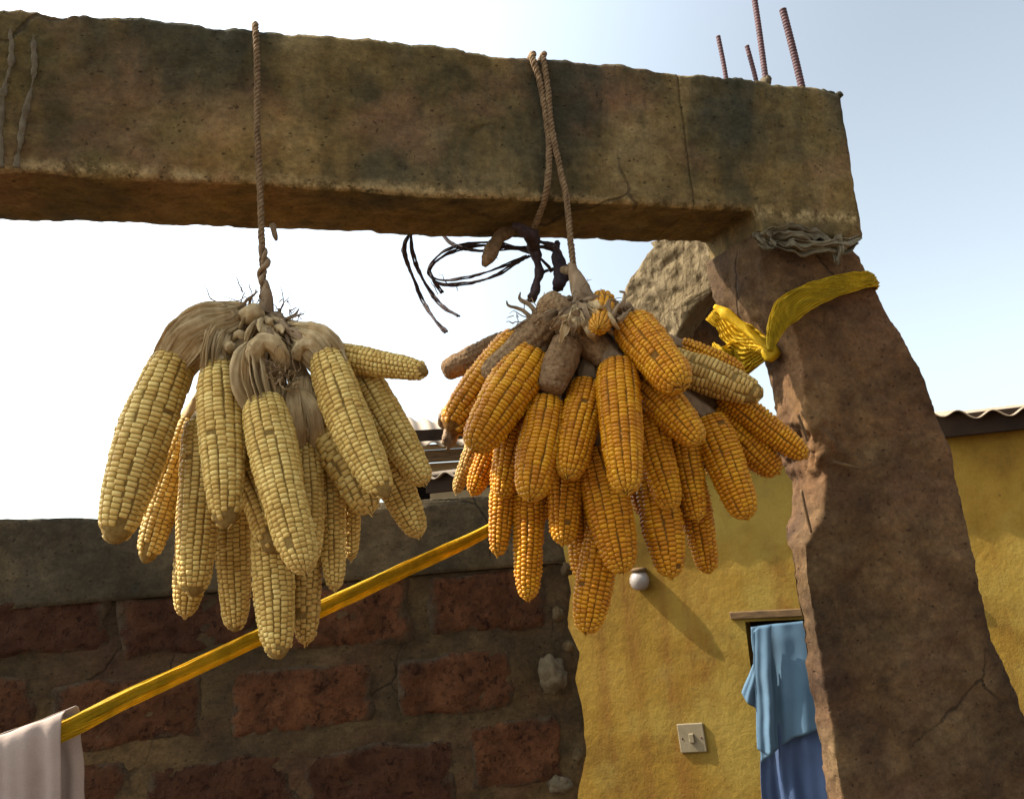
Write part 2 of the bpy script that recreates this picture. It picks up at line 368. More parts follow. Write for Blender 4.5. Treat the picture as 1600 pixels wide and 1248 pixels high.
c = m.ramp(g, [(.3, (.20, .11, .05)), (.55, (.33, .205, .10)), (.75, (.44, .30, .15))]); c = m.mix(m.math('MULTIPLY', m.ramp(f, [(.4, 1.0), (.58, 0.0)]), .7), c, (.08, .04, .018)); c = m.mix(m.ramp(rnd, [(0, 0.0), (1, .6)]), c, (.13, .075, .038)); m.color(c); m.normal(m.bump(f, .8, .0022, m.bump(m.noise(260, 5, .7), .6, .0012))); BARE = m.m

# ============================================================ SETTING
g = 900.0; n_ = 24
xs = np.sign(np.linspace(-1, 1, n_))*np.abs(np.linspace(-1, 1, n_))**3*g
X, Y = np.meshgrid(xs, xs); Z = .04*fbm(np.stack([X, Y, X*0], -1), .3, 3)-.02
V = np.stack([X, Y, Z], -1).reshape(-1, 3); i = np.arange(n_-1)[:, None]*n_; j = np.arange(n_-1)[None, :]
mk('ground', V, np.stack([i+j, i+j+1, i+n_+j+1, i+n_+j], -1).reshape(-1, 4), EARTH, origin=(0, 0, 0), kind='structure')

# ---- beam frame
YAW = math.radians(19); D = np.array([math.cos(YAW), math.sin(YAW), 0]); NB = np.array([-math.sin(YAW), math.cos(YAW), 0]); ZU = np.array([0, 0, 1.0])
O = P(405, 290, 1.0); O[2] = 0
def sz(px, py, t=0.0):
    p = onplane(px, py, O+NB*t, NB); return (p-O).dot(D), p[2]
def W(s, t, z): return O+np.outer(np.atleast_1d(s), D).reshape(-1, 3)+np.outer(np.atleast_1d(t), NB).reshape(-1, 3)+np.outer(np.atleast_1d(z), ZU).reshape(-1, 3)
top = np.array([sz(*p) for p in [(0, 12), (100, 22), (200, 30), (400, 46), (600, 66), (700, 76), (830, 90), (950, 100), (1070, 116), (1200, 130), (1270, 138), (1312, 147)]])
bot = np.array([sz(*p) for p in [(0, 270), (200, 279), (400, 290), (700, 308), (1000, 320), (1172, 327)]])
TH = .15
def section_rings(S, zt, zb, nt_=16, nz=24, rc=.006):
    rings = []
    for s, a, b in zip(S, zt, zb):
        tt = np.linspace(0, TH, nt_+1)[:-1]; zz = np.linspace(0, 1, nz+1)[:-1]
        t = np.r_[tt*0+0, tt*0] if False else np.r_[zz*0, tt, zz*0+TH, TH-tt]
        z = np.r_[b+(a-b)*zz, tt*0+a, a-(a-b)*zz, tt*0+b]
        rings.append(W(np.full(len(t), s), t, z))
    return np.array(rings)
def rough_fn(amp1, amp2, seed=0):
    return lambda p: amp1*fbm(p+seed, 9, 3)+amp2*1.5*np.where(p[..., 2:3][..., 0] < bot[:, 1].mean()+.006, .55, 1)*fbm(p+seed*2, 45, 4, .7)+.0012*np.minimum(0, fbm(p+7, 42, 3))*2.2+amp2*.6*np.minimum(0, fbm(p+seed+40, 25, 2)+.2)*3
def soften(rings, k=1):
    r = rings.copy()
    for _ in range(k): r = (r*2+np.roll(r, 1, 1)+np.roll(r, -1, 1))/4
    return r
s_j = sz(1070, 200)[0]; s_e = sz(1312, 147)[0]+.0; s_k = sz(1182, 330)[0]; s_end = sz(1330, 250)[0]
beam = empty('concrete_beam', W(sz(600, 300)[0], TH/2, bot[:, 1].mean())[0], 'long weathered concrete beam crossing the top of the picture above the maize', 'beam')
S = np.r_[np.arange(top[0, 0]-1.0, s_j-.004, .0045), s_j-.0006]
zt = np.interp(S, top[:, 0], top[:, 1]); zb = np.interp(S, bot[:, 0], bot[:, 1])
ragt = .0035*fbm(np.c_[S, S*0, S*0], 16, 4, .65); zt = zt+ragt+.0035
rg = soften(section_rings(S, zt, zb, 14, 26)); rg = displace_rings(rg, rough_fn(.0022, .0011, 3)); V, Fc = loft(rg)
mk('lintel_span', V, Fc, CONC.m, beam)
S = np.r_[np.arange(s_j+.0006, s_k-.003, .0045), np.linspace(s_k-.002, s_k+.008, 5), np.arange(s_k+.012, s_end+.002, .0045)]
zt = np.interp(S, top[:, 0], top[:, 1])+.0035*fbm(np.c_[S, S*0+3, S*0], 16, 4, .65)+.003
zlow = np.interp(S, [sz(1190, 372)[0], sz(1345, 374)[0]], [sz(1190, 372)[1], sz(1345, 374)[1]])
zb = np.interp(S, bot[:, 0], bot[:, 1]); zb = zb*(1-smooth1(S, s_k-.003, s_k+.009))+zlow*smooth1(S, s_k-.003, s_k+.009)
rg = soften(section_rings(S, zt, zb, 14, 30)); rg = displace_rings(rg, rough_fn(.0022, .0013, 3)); rg = rg-NB*.0012+ZU*.0008; V, Fc = loft(rg)
mk('end_block', V, Fc, CONC.m, beam)
# rebar stubs cast into the beam
for (x0, y0, x1, y1, wpx, t) in [(1122, 57, 1135, 128, 7.5, .11), (1167, 72, 1183, 135, 7.5, .09), (1170, -60, 1198, 137, 9.5, .05), (1223, 15, 1253, 138, 11.5, .04)]:
    b = onplane(x1, y1, O+NB*t, NB); a = onplane(x0, y0, O+NB*t, NB); b = b-.02*unit(a-b)
    n = max(60, int(np.linalg.norm(a-b)/.0011)); path = smooth_path([b, (a+b)/2+D*.001, a], n); r = wpx*.5*b[1]/F
    rr = r*(1+.13*(np.arange(n) % 5 < 2)); V, Fc = tube(path, rr, 10); mk('reinforcing_bar', V, Fc, RUST, beam)
# little mortar lump at foot of the third bar
def lump(name, c, size, mat, seed, parent=None, amp=.25, n=10, **kw):
    th = np.linspace(0, 2*np.pi, n*2, endpoint=False); ph = np.linspace(.12, np.pi-.12, n)
    r = np.stack([np.outer(np.sin(ph), np.cos(th)), np.outer(np.sin(ph), np.sin(th)), np.outer(np.cos(ph), np.ones(2*n))], -1)
    k = 1+amp*fbm(r+seed*3.7, 1.7, 4, .6); V, Fc = loft(r*k[..., None]*np.asarray(size)); return mk(name, V+np.asarray(c), Fc, mat, parent, **kw)
lump('mortar_crumb', onplane(1197, 127, O+NB*.05, NB), (.008, .008, .011), STONE, 2, beam)
for q, (x, y) in enumerate([(1308, 150), (1297, 149), (1284, 147)]): lump('mortar_crumb', onplane(x, y, O+NB*.01, NB), (.008, .008, .006), COPING.m, 5+q, beam)
# pale dried drips running down the beam face at the far left
for pts in ([(16, 45), (18, 90), (10, 125), (3, 160), (2, 200), (0, 262)], [(52, 55), (54, 110), (46, 150), (37, 190), (30, 230), (25, 262)]):
    path = smooth_path([onplane(x, y, O-NB*.0025, NB) for x, y in pts], 60)
    V, Fc = tube(path, .0028*(1+.4*vnoise(np.c_[np.arange(60)*.3, np.zeros(60), np.zeros(60)])), 8, noise=.0016, nsc=120, flat=.3); mk('mortar_drip', V, Fc, DRIP, beam)

# ---- pillar
pil_L = [(362, 1184), (385, 1187), (430, 1202), (470, 1222), (520, 1248), (560, 1256), (600, 1260), (650, 1264), (700, 1280), (740, 1292), (800, 1290), (850, 1262), (900, 1264), (950, 1272), (1000, 1280), (1100, 1298), (1200, 1312), (1248, 1320), (1500, 1356)]
pil_R = [(350, 1334), (372, 1338), (385, 1336), (400, 1345), (450, 1374), (500, 1402), (550, 1430), (600, 1452), (650, 1470), (700, 1486), (750, 1500), (800, 1510), (900, 1532), (1000, 1556), (1050, 1580), (1100, 1600), (1248, 1640), (1500, 1700)]
A = np.array([sz(x, y) for y, x in pil_L]); B_ = np.array([sz(x, y) for y, x in pil_R])
A = A[np.argsort(A[:, 1])]; B_ = B_[np.argsort(B_[:, 1])]
pz = lambda y: sz(1240, y)[1]
zs = np.r_[np.linspace(-.05, EYE-.65, 14)[:-1], np.arange(EYE-.65, A[-1, 1]+.004, .0045)]
rings = []
for z in zs:
    a = np.interp(z, A[:, 1], A[:, 0]); b = np.interp(z, B_[:, 1], B_[:, 0]); na, nb_ = 46, 26
    ss = np.linspace(0, 1, na+1)[:-1]; tt = np.linspace(0, 1, nb_+1)[:-1]; T2 = float(np.interp(z, [pz(1000), pz(860), pz(820), pz(600), pz(520), pz(430)], [.035, .04, .085, .085, .10, .15]))
    s = np.r_[a+(b-a)*ss, tt*0+b, b-(b-a)*ss, tt*0+a]; t = np.r_[ss*0, tt*T2, ss*0+T2, T2-tt*T2]
    rings.append(W(s, t+.004, np.full(len(s), z)))
rg = soften(np.array(rings), 2)
def pf(p):
    crumble = np.exp(-((p[..., 2]-sz(1270, 690)[1])/.05)**2)*np.exp(-(((p-O)@D-sz(1275, 690)[0])/.05)**2)
    return .005*fbm(p+9, 7, 3)+.0018*fbm(p+3, 40, 4, .62)+crumble*(.013*fbm(p, 34, 4, .65)+.006*np.abs(fbm(p+5, 70, 3)))+.0012*fbm(p+8, 75, 3, .7)+.002*np.minimum(0, fbm(p+31, 18, 2))
rg = displace_rings(rg, pf); V, Fc = loft(rg)
pillar = empty('rough_pillar', W((sz(1400, 1248)[0]), .08, 0)[0], 'flared brown mud-plastered pillar carrying the right end of the beam', 'pillar')
mk('shaft', V, Fc, PILLAR.m, pillar)
for pts in ([(1252, 765), (1259, 800), (1268, 832)], [(1247, 648), (1256, 672), (1262, 690)], [(1300, 722), (1320, 726), (1345, 732)]):
    V, Fc = tube(smooth_path([onplane(x, y, O-NB*.006, NB) for x, y in pts], 14), [.0025, .0028, .0015], 6, noise=.0006); mk('embedded_stick', V, Fc, WOOD, pillar)

# ---- collapsed mud arch behind the pillar head
DA = unit(np.array([.80, -.60, 0])); NA = np.array([.6, .8, 0]); OA = P(1140, 430, 1.47)
def arch_block(Lp, Rp, Dv, Nv, Ov, T2, mat, name, parent, amp, z0=None, seed=1):
    def q(x, y): p = onplane(x, y, Ov, Nv); return (p-Ov).dot(Dv), p[2]
    A = np.array([q(x, y) for x, y in Lp]); B = np.array([q(x, y) for x, y in Rp]); A = A[np.argsort(A[:, 1])]; B = B[np.argsort(B[:, 1])]
    zs = np.arange(max(A[0, 1], B[0, 1]), min(A[-1, 1], B[-1, 1]), .005); rings = []
    for z in zs:
        a = np.interp(z, A[:, 1], A[:, 0]); b = np.interp(z, B[:, 1], B[:, 0]); ss = np.linspace(0, 1, 34)[:-1]; tt = np.linspace(0, 1, 13)[:-1]
        s = np.r_[a+(b-a)*ss, tt*0+b, b-(b-a)*ss, tt*0+a]; t = np.r_[ss*0, tt*T2, ss*0+T2, T2-tt*T2]
        rings.append(np.array(Ov)*[1, 1, 0]+np.outer(s, Dv)+np.outer(t, Nv)+np.outer(np.full(len(s), z), ZU))
    rg = displace_rings(soften(np.array(rings), 2), lambda p: amp*fbm(p+seed, 14, 3)+amp*.55*fbm(p+seed, 60, 4, .65)); V, Fc = loft(rg); return mk(name, V, Fc, mat, parent)
m = M('rough_clay', .95, .1)
n1 = m.noise(75, 7, .7, m.mapc((1, 1, .45), (0, .25, 0))); vv = m.voro(75, m.mapc((1, 1, .4), (.1, .3, 0)))
m.color(m.mix(m.math('MULTIPLY', m.ramp(n1, [(.36, 1.0), (.5, 0.0)]), .6), m.ramp(m.noise(12, 5, .6), [(.3, (.14, .10, .05)), (.7, (.23, .175, .10))]), (.05, .03, .014)))
m.normal(m.bump(n1, 1, .012, m.bump(vv, .8, .008))); CLAY = m.m
arch = empty('broken_clay_arch', P(1080, 560, 1.5), 'sunlit rough clay arch with a dark hole, behind the beam and pillar', 'clay arch')
arch_block([(1020, 340), (1020, 385), (1006, 402), (985, 432), (970, 462), (960, 500), (955, 540), (952, 590)], [(1140, 340), (1140, 385), (1150, 425), (1138, 442), (1112, 458), (1086, 478), (1068, 505), (1055, 530), (1030, 590)], DA, NA, OA, .05, CLAY, 'outer_shell', arch, .006)
arch_block([(1090, 340), (1080, 385), (1060, 440), (1040, 500), (1020, 560), (1010, 640)], [(1190, 340), (1188, 400), (1186, 450), (1178, 490), (1190, 520), (1206, 540), (1202, 562), (1170, 580), (1145, 600), (1090, 640)], D, NB, P(1140, 500, 1.62), .05, PILLAR.m, 'inner_wall', arch, .007, seed=4)

# ---- brick wall
YW = math.radians(13); DW = np.array([math.cos(YW), math.sin(YW), 0]); NW = np.array([-math.sin(YW), math.cos(YW), 0]); OW = P(450, 1100, 1.75)*[1, 1, 0]
def wz(px, py, t=0.0):
    p = onplane(px, py, OW+NW*t, NW); return (p-OW).dot(DW), p[2]
def WW(s, t, z): return OW+np.outer(s, DW)+np.outer(t, NW)+np.outer(z, ZU)
wt = np.array([wz(x, y) for x, y in [(0, 812), (100, 809), (160, 811), (300, 808), (450, 803), (680, 790), (755, 775), (880, 770)]])
we = np.array([wz(x, y) for x, y in [(884, 770), (880, 850), (893, 920), (888, 980), (905, 1020), (898, 1060), (912, 1110), (918, 1180), (905, 1248), (910, 1400)]]); we = we[np.argsort(we[:, 1])]
wall = empty('brick_wall', WW([wz(450, 1100)[0]], [.07], [0])[0], 'low broken laterite brick wall with thick mortar and a grey cement top, behind the maize', 'brick wall')
zc = wz(450, 915)[1]
s0 = wt[0, 0]-1.2
def wall_block(name, zlo, zhi, mat, t0, t1, amp, ds=.012, seed=0, toplimit=False):
    zs = zlo+(zhi-zlo)*np.linspace(0, 1, max(6, int((zhi-zlo)/.009))); rings = []
    uu = np.linspace(0, 1, 190)[:-1]; tt = np.linspace(0, 1, 14)[:-1]
    for z in zs:
        b = np.interp(z, we[:, 1], we[:, 0]); s = np.r_[s0+(b-s0)*uu, tt*0+b, b-(b-s0)*uu, tt*0+s0]; t = t0+(t1-t0)*np.r_[uu*0, tt, uu*0+1, 1-tt]
        zz = np.full(len(s), z)
        if toplimit: zz = zlo+(np.interp(s, wt[:, 0], wt[:, 1])-zlo)*(z-zlo)/(zhi-zlo)
        rings.append(WW(s, t, zz))
    rg = displace_rings(soften(np.array(rings), 1), lambda p: amp*fbm(p+seed, 8, 3)+amp*.4*fbm(p+seed, 40, 4, .6))
    if toplimit: rg[-1, :, 2] += .0015*fbm(rg[-1], 30, 3)
    V, Fc = loft(rg); return mk(name, V, Fc, mat, wall)
wall_block('cement_coping', zc, wt[:, 1].mean(), COPING.m, -.008, .15, .003, toplimit=True, seed=3)
wall_block('mortar_core', EYE-1.0, zc-.0015, MORT.m, 0, .14, .004, seed=8)
wall_block('wall_footing', 0, EYE-1.003, MORT.m, 0, .14, .003, seed=9)
def brick(c0, c1, seed):
    (x0, y0), (x1, y1) = c0, c1
    a = wz(x0, (y0+y1)/2); b = wz(x1, (y0+y1)/2); zt_ = wz((x0+x1)/2, y0)[1]; zb_ = wz((x0+x1)/2, y1)[1]
    sL, sR = a[0], b[0]; tilt = (random.random()-.5)*.02
    nu, nv = 26, 13; u = np.linspace(-1, 1, nu); v = np.linspace(-1, 1, nv); U, Vv = np.meshgrid(u, v)
    k = (1-np.abs(U)**10)**.3*(1-np.abs(Vv)**8)**.3; 
    s = (sL+sR)/2+(sR-sL)/2*1.11*U*(1+.08*vnoise(np.stack([U*0+seed, Vv*2, U*0], -1))); z = (zt_+zb_)/2+(zt_-zb_)/2*1.18*Vv*(1+.14*vnoise(np.stack([U*2.2, U*0+seed, U*0], -1)))+tilt*(s-(sL+sR)/2)
    t = .010-.015*k
    p = WW(s.ravel(), t.ravel(), z.ravel()).reshape(nv, nu, 3); p = p-NW*((.0035*fbm(p+seed, 22, 3)+.003*fbm(p+seed, 70, 3, .7))*k)[..., None]
    i = np.arange(nv-1)[:, None]*nu; j = np.arange(nu-1)[None, :]
    Fq = np.stack([i+j, i+j+1, i+nu+j+1, i+nu+j], -1).reshape(-1, 4)
    ed = 1-np.maximum(np.abs(U)**3, np.abs(Vv)**2.2)
    tint = np.zeros((nu*nv, 3)); tint[:, 0] = ed.ravel(); tint[:, 1] = .5
    return mk('brick', p.reshape(-1, 3), Fq, BRICK, wall, tint=tint)
bricks = [((-70, 935), (164, 1022)), ((192, 930), (395, 1015)), ((425, 915), (636, 1006)), ((676, 895), (846, 985)),
          ((-170, 1070), (46, 1172)), ((84, 1062), (312, 1162)), ((368, 1046), (576, 1136)), ((630, 1024), (794, 1112)),
          ((-60, 1208), (190, 1310)), ((226, 1188), (456, 1290)), ((484, 1166), (706, 1268)), ((740, 1130), (872, 1222)),
          ((-120, 1335), (80, 1430)), ((110, 1325), (340, 1420)), ((370, 1305), (590, 1400)), ((620, 1290), (830, 1380))]
for q, (a, b) in enumerate(bricks): brick(a, b, q*3.1)
lump('pale_stone', P(864, 1055, 1.85), (.030, .022, .038), STONE, 4, wall, .3, 16)
lump('pale_stone', P(875, 1225, 1.86), (.024, .02, .015), STONE, 8, wall, .3, 12)
for q, (x, y, r) in enumerate([(888, 1010, .012), (902, 1180, .012), (872, 960, .013), (885, 890, .012)]): lump('mortar_crumb', P(x, y, 1.86), (r, r, r*1.2), MORT.m, 50+q, wall, .35, 8)

# ---- yellow house
YH = math.radians(-20); DH = np.array([math.cos(YH), math.sin(YH), 0]); NH = np.array([-math.sin(YH), math.cos(YH), 0]); OH = P(1080, 1150, 2.9)*[1, 1, 0]
def hz(px, py, t=0.0):
    p = onplane(px, py, OH+NH*t, NH); return (p-OH).dot(DH), p[2]
def WH(s, t, z): return OH+np.outer(np.atleast_1d(s), DH)+np.outer(np.atleast_1d(t), NH)+np.outer(np.atleast_1d(z), ZU)
axH = np.array([DH, NH, ZU])
house = empty('yellow_house', WH(hz(1200, 1150)[0], .1, 0)[0], 'yellow limewashed house with a corrugated roof behind the pillar', 'house')
sl_ = hz(800, 900)[0]; sr_ = hz(1600, 900)[0]+1.0; zr = hz(1500, 655)[1]
dl, dtop = hz(1180, 1100)[0], hz(1210, 969)[1]; dr = dl+.62
def hbox(name, s0_, s1_, t0, t1, z0, z1, mat, parent=house):
    V, Fc = box(WH((s0_+s1_)/2, (t0+t1)/2, (z0+z1)/2)[0], axH, [(s1_-s0_)/2, (t1-t0)/2, (z1-z0)/2]); return mk(name, V, Fc, mat, parent, smooth=False)
hbox('wall', sl_, dl, 0, .16, 0, zr, YELLOW); hbox('wall', dl, dr, 0, .16, dtop, zr, YELLOW); hbox('wall', dr, sr_, 0, .16, 0, zr, YELLOW)
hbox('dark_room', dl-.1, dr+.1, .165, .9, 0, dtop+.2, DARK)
bevel(hbox('door_lintel', dl-.045, dr+.05, -.012, .0, dtop+.010, dtop+.034, WOOD), .003)
# rafters/fascia and corrugated roof
bevel(hbox('dark_eave_board', sl_-.3, sr_, -.05, -.02, zr-.055, zr+.012, ROOFM), .003)
nS = 520; S = np.linspace(sl_-.35, sr_+.2, nS); rows = []
for v in np.linspace(0, 1, 14):
    rows.append(WH(S, -.078+v*2.2+0*S, zr+.010+v*.25+.011*np.sin(S*2*np.pi/.09)+.012*np.sin(S*3.1)+.012*vnoise(np.c_[S*5, S*0, S*0])))
V = np.concatenate(rows); i = np.arange(13)[:, None]*nS; j = np.arange(nS-1)[None, :]
solid(mk('roof_sheet', V, np.stack([i+j, i+j+1, i+nS+j+1, i+nS+j], -1).reshape(-1, 4), ROOFP, house), .003)
hbox('rear_wall', sl_, sr_, 1.9, 2.05, 0, zr+.19, YELLOW)
# switch and lamp on the house wall
c = onplane(1081, 1152, OH-NH*.004, NH)
tl = np.array([DH*math.cos(.05)+ZU*math.sin(.05), NH, -DH*math.sin(.05)+ZU*math.cos(.05)])
sw = empty('light_switch', c, 'small white square light switch on the yellow wall left of the blue curtain', 'light switch')
V, Fc = box(c, tl, [.043, .004, .045]); bevel(mk('switch_plate', V, Fc, PLASTIC, sw, smooth=False), .003)
V, Fc = box(c-NH*.006, tl, [.008, .005, .014]); bevel(mk('rocker', V, Fc, PLASTIC, sw, smooth=False), .002)
for k in (-1, 1):
    V, Fc = tube(np.array([c+tl[0]*.031*k-NH*.003, c+tl[0]*.031*k-NH*.0055]), .003, 8); mk('screw', V, Fc, RUST, sw)
c = onplane(999, 905, OH-NH*.020, NH)
lb = empty('bulkhead_lamp', c, 'small round white lamp on the yellow wall just below the orange maize', 'lamp')
def lathe(c, prof, seg=20):
    th = np.linspace(0, 2*np.pi, seg, endpoint=False); return loft(np.array([np.stack([c[0]+r*np.cos(th), c[1]+r*np.sin(th), np.full(seg, c[2]+z)], -1) for r, z in prof]))
V, Fc = lathe(c, [(.004, -.036), (.018, -.034), (.028, -.024), (.034, -.008), (.033, .006), (.027, .018), (.018, .026)]); mk('globe', V, Fc, GLASSW, lb)
V, Fc = lathe(c, [(.02, .020), (.022, .026), (.028, .03), (.028, .037), (.010, .04)]); mk('socket_cap', V, Fc, WOOD, lb)
V, Fc = box(c+NH*.03+ZU*.04, axH, [.012, .004, .008]); mk('wall_bracket', V, Fc, DARK, lb, smooth=False)

# blue curtain hanging in the doorway
def hcloth(name, poly_top, poly_bot, mat, tdepth, parent, folds, amp, seed, nr=40, nc=40, hem=0.0):
    """sheet between a top and a bottom pixel polyline on the plane in front of the house"""
    a = smooth_path([onplane(x, y, OH+NH*tdepth, NH) for x, y in poly_top], nc); b = smooth_path([onplane(x, y, OH+NH*tdepth, NH) for x, y in poly_bot], nc)
    v = np.linspace(0, 1, nr)[:, None, None]; p = a[None]*(1-v)+b[None]*v
    u = np.linspace(0, 1, nc)[None, :]; vv_ = v[..., 0]
    hgt = amp*(np.sin(folds*2*np.pi*(u+.07*np.sin(3*vv_+seed))+seed)+.5*np.sin(folds*4.7*np.pi*u+2*vv_+seed))*(.35+.65*vv_)
    p = p-NH*hgt[..., None]+.004*np.stack([fbm(p+k*7+seed, 9, 3) for k in range(3)], -1)
    i = np.arange(nr-1)[:, None]*nc; j = np.arange(nc-1)[None, :]
    return solid(mk(name, p.reshape(-1, 3), np.stack([i+j, i+j+1, i+nc+j+1, i+nc+j], -1).reshape(-1, 4), mat, parent), .0015)
cur = empty('blue_curtain', onplane(1220, 975, OH-NH*.03, NH), 'two-tone blue cloth curtain hanging in the yellow house doorway beside the pillar', 'curtain')
hcloth('light_blue_cloth', [(1174, 978), (1230, 971), (1330, 966)], [(1190, 1190), (1245, 1150), (1340, 1128)], BLUE1, -.03, cur, 2, .007, 1)
hcloth('light_blue_cloth', [(1176, 984), (1186, 976), (1204, 974)], [(1184, 1172), (1200, 1180), (1212, 1172)], BLUE1, -.05, cur, .8, .008, 4, nc=20)
hcloth('light_blue_cloth', [(1176, 1040), (1182, 1030), (1190, 1028)], [(1160, 1082), (1172, 1098), (1192, 1110)], BLUE1, -.04, cur, 1, .008, 5, nr=16, nc=14)
hcloth('deep_blue_cloth', [(1186, 1100), (1245, 1100), (1340, 1090)], [(1196, 1420), (1280, 1420), (1400, 1420)], BLUE2, -.012, cur, 3, .014, 2)

# ---- cream house far left behind the brick wall
YC = math.radians(8); DC = np.array([math.cos(YC), math.sin(YC), 0]); NC = np.array([-math.sin(YC), math.cos(YC), 0]); OC = P(700, 750, 4.6)*[1, 1, 0]; axC = np.array([DC, NC, ZU])
def cz(px, py, t=0.0):
    p = onplane(px, py, OC+NC*t, NC); return (p-OC).dot(DC), p[2]
def WC(s, t, z): return OC+np.outer(np.atleast_1d(s), DC)+np.outer(np.atleast_1d(t), NC)+np.outer(np.atleast_1d(z), ZU)
ch = empty('cream_house', WC(0, .1, 0)[0], 'cream walled house with a low pale roof, seen between the two maize bunches', 'house')
def cbox(name, s0_, s1_, t0, t1, z0, z1, mat):
    V, Fc = box(WC((s0_+s1_)/2, (t0+t1)/2, (z0+z1)/2)[0], axC, [(s1_-s0_)/2, (t1-t0)/2, (z1-z0)/2]); return mk(name, V, Fc, mat, ch, smooth=False)
cl, cr, cztop = cz(600, 750)[0], cz(890, 750)[0], cz(700, 722)[1]
wl, wr, wtop, wbot = cz(642, 770)[0], cz(672, 770)[0], cz(660, 745)[1], cz(660, 745)[1]-.7
cbox('wall', cl, wl, 0, .15, 0, cztop, CREAM); cbox('wall', wr, cr, 0, .15, 0, cztop, CREAM); cbox('wall', wl, wr, 0, .15, wtop, cztop, CREAM); cbox('wall', wl, wr, 0, .15, 0, wbot, CREAM)
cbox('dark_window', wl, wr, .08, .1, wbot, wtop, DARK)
cbox('dark_eave_board', cl-.1, cr+.1, -.13, -.10, cz(700, 724)[1], cz(700, 706)[1], WOOD)  # brown board stands in for the dark shadow band under the eave
cbox('eave_trim', cl-.1, cr+.1, -.15, -.11, cz(700, 705)[1], cz(700, 698)[1], CREAM)
# rear wall and two roof pitches
cbox('rear_wall', cl, cr, 2.4, 2.5, 0, cztop, CREAM)
nS = 260; S = np.linspace(cl-.1, cr+.2, nS); ze = cz(650, 688)[1]
rows = []
for v in np.linspace(0, 1, 12):
    rows.append(WC(S, -.2+v*1.4, ze-.02+.34*v**.9-.03*(S-S[0])+.012*np.sin(S*2*np.pi/.1)+.03*vnoise(np.c_[S*3, S*0+v*2, S*0])))
V = np.concatenate(rows); i = np.arange(11)[:, None]*nS; j = np.arange(nS-1)[None, :]
solid(mk('front_roof_sheet', V, np.stack([i+j, i+j+1, i+nS+j+1, i+nS+j], -1).reshape(-1, 4), ROOFP, ch), .004)
cbox('verge_board', cl-.1, cr+.15, -.205, -.195, cz(660, 697)[1], cz(660, 680)[1], ROOFM)

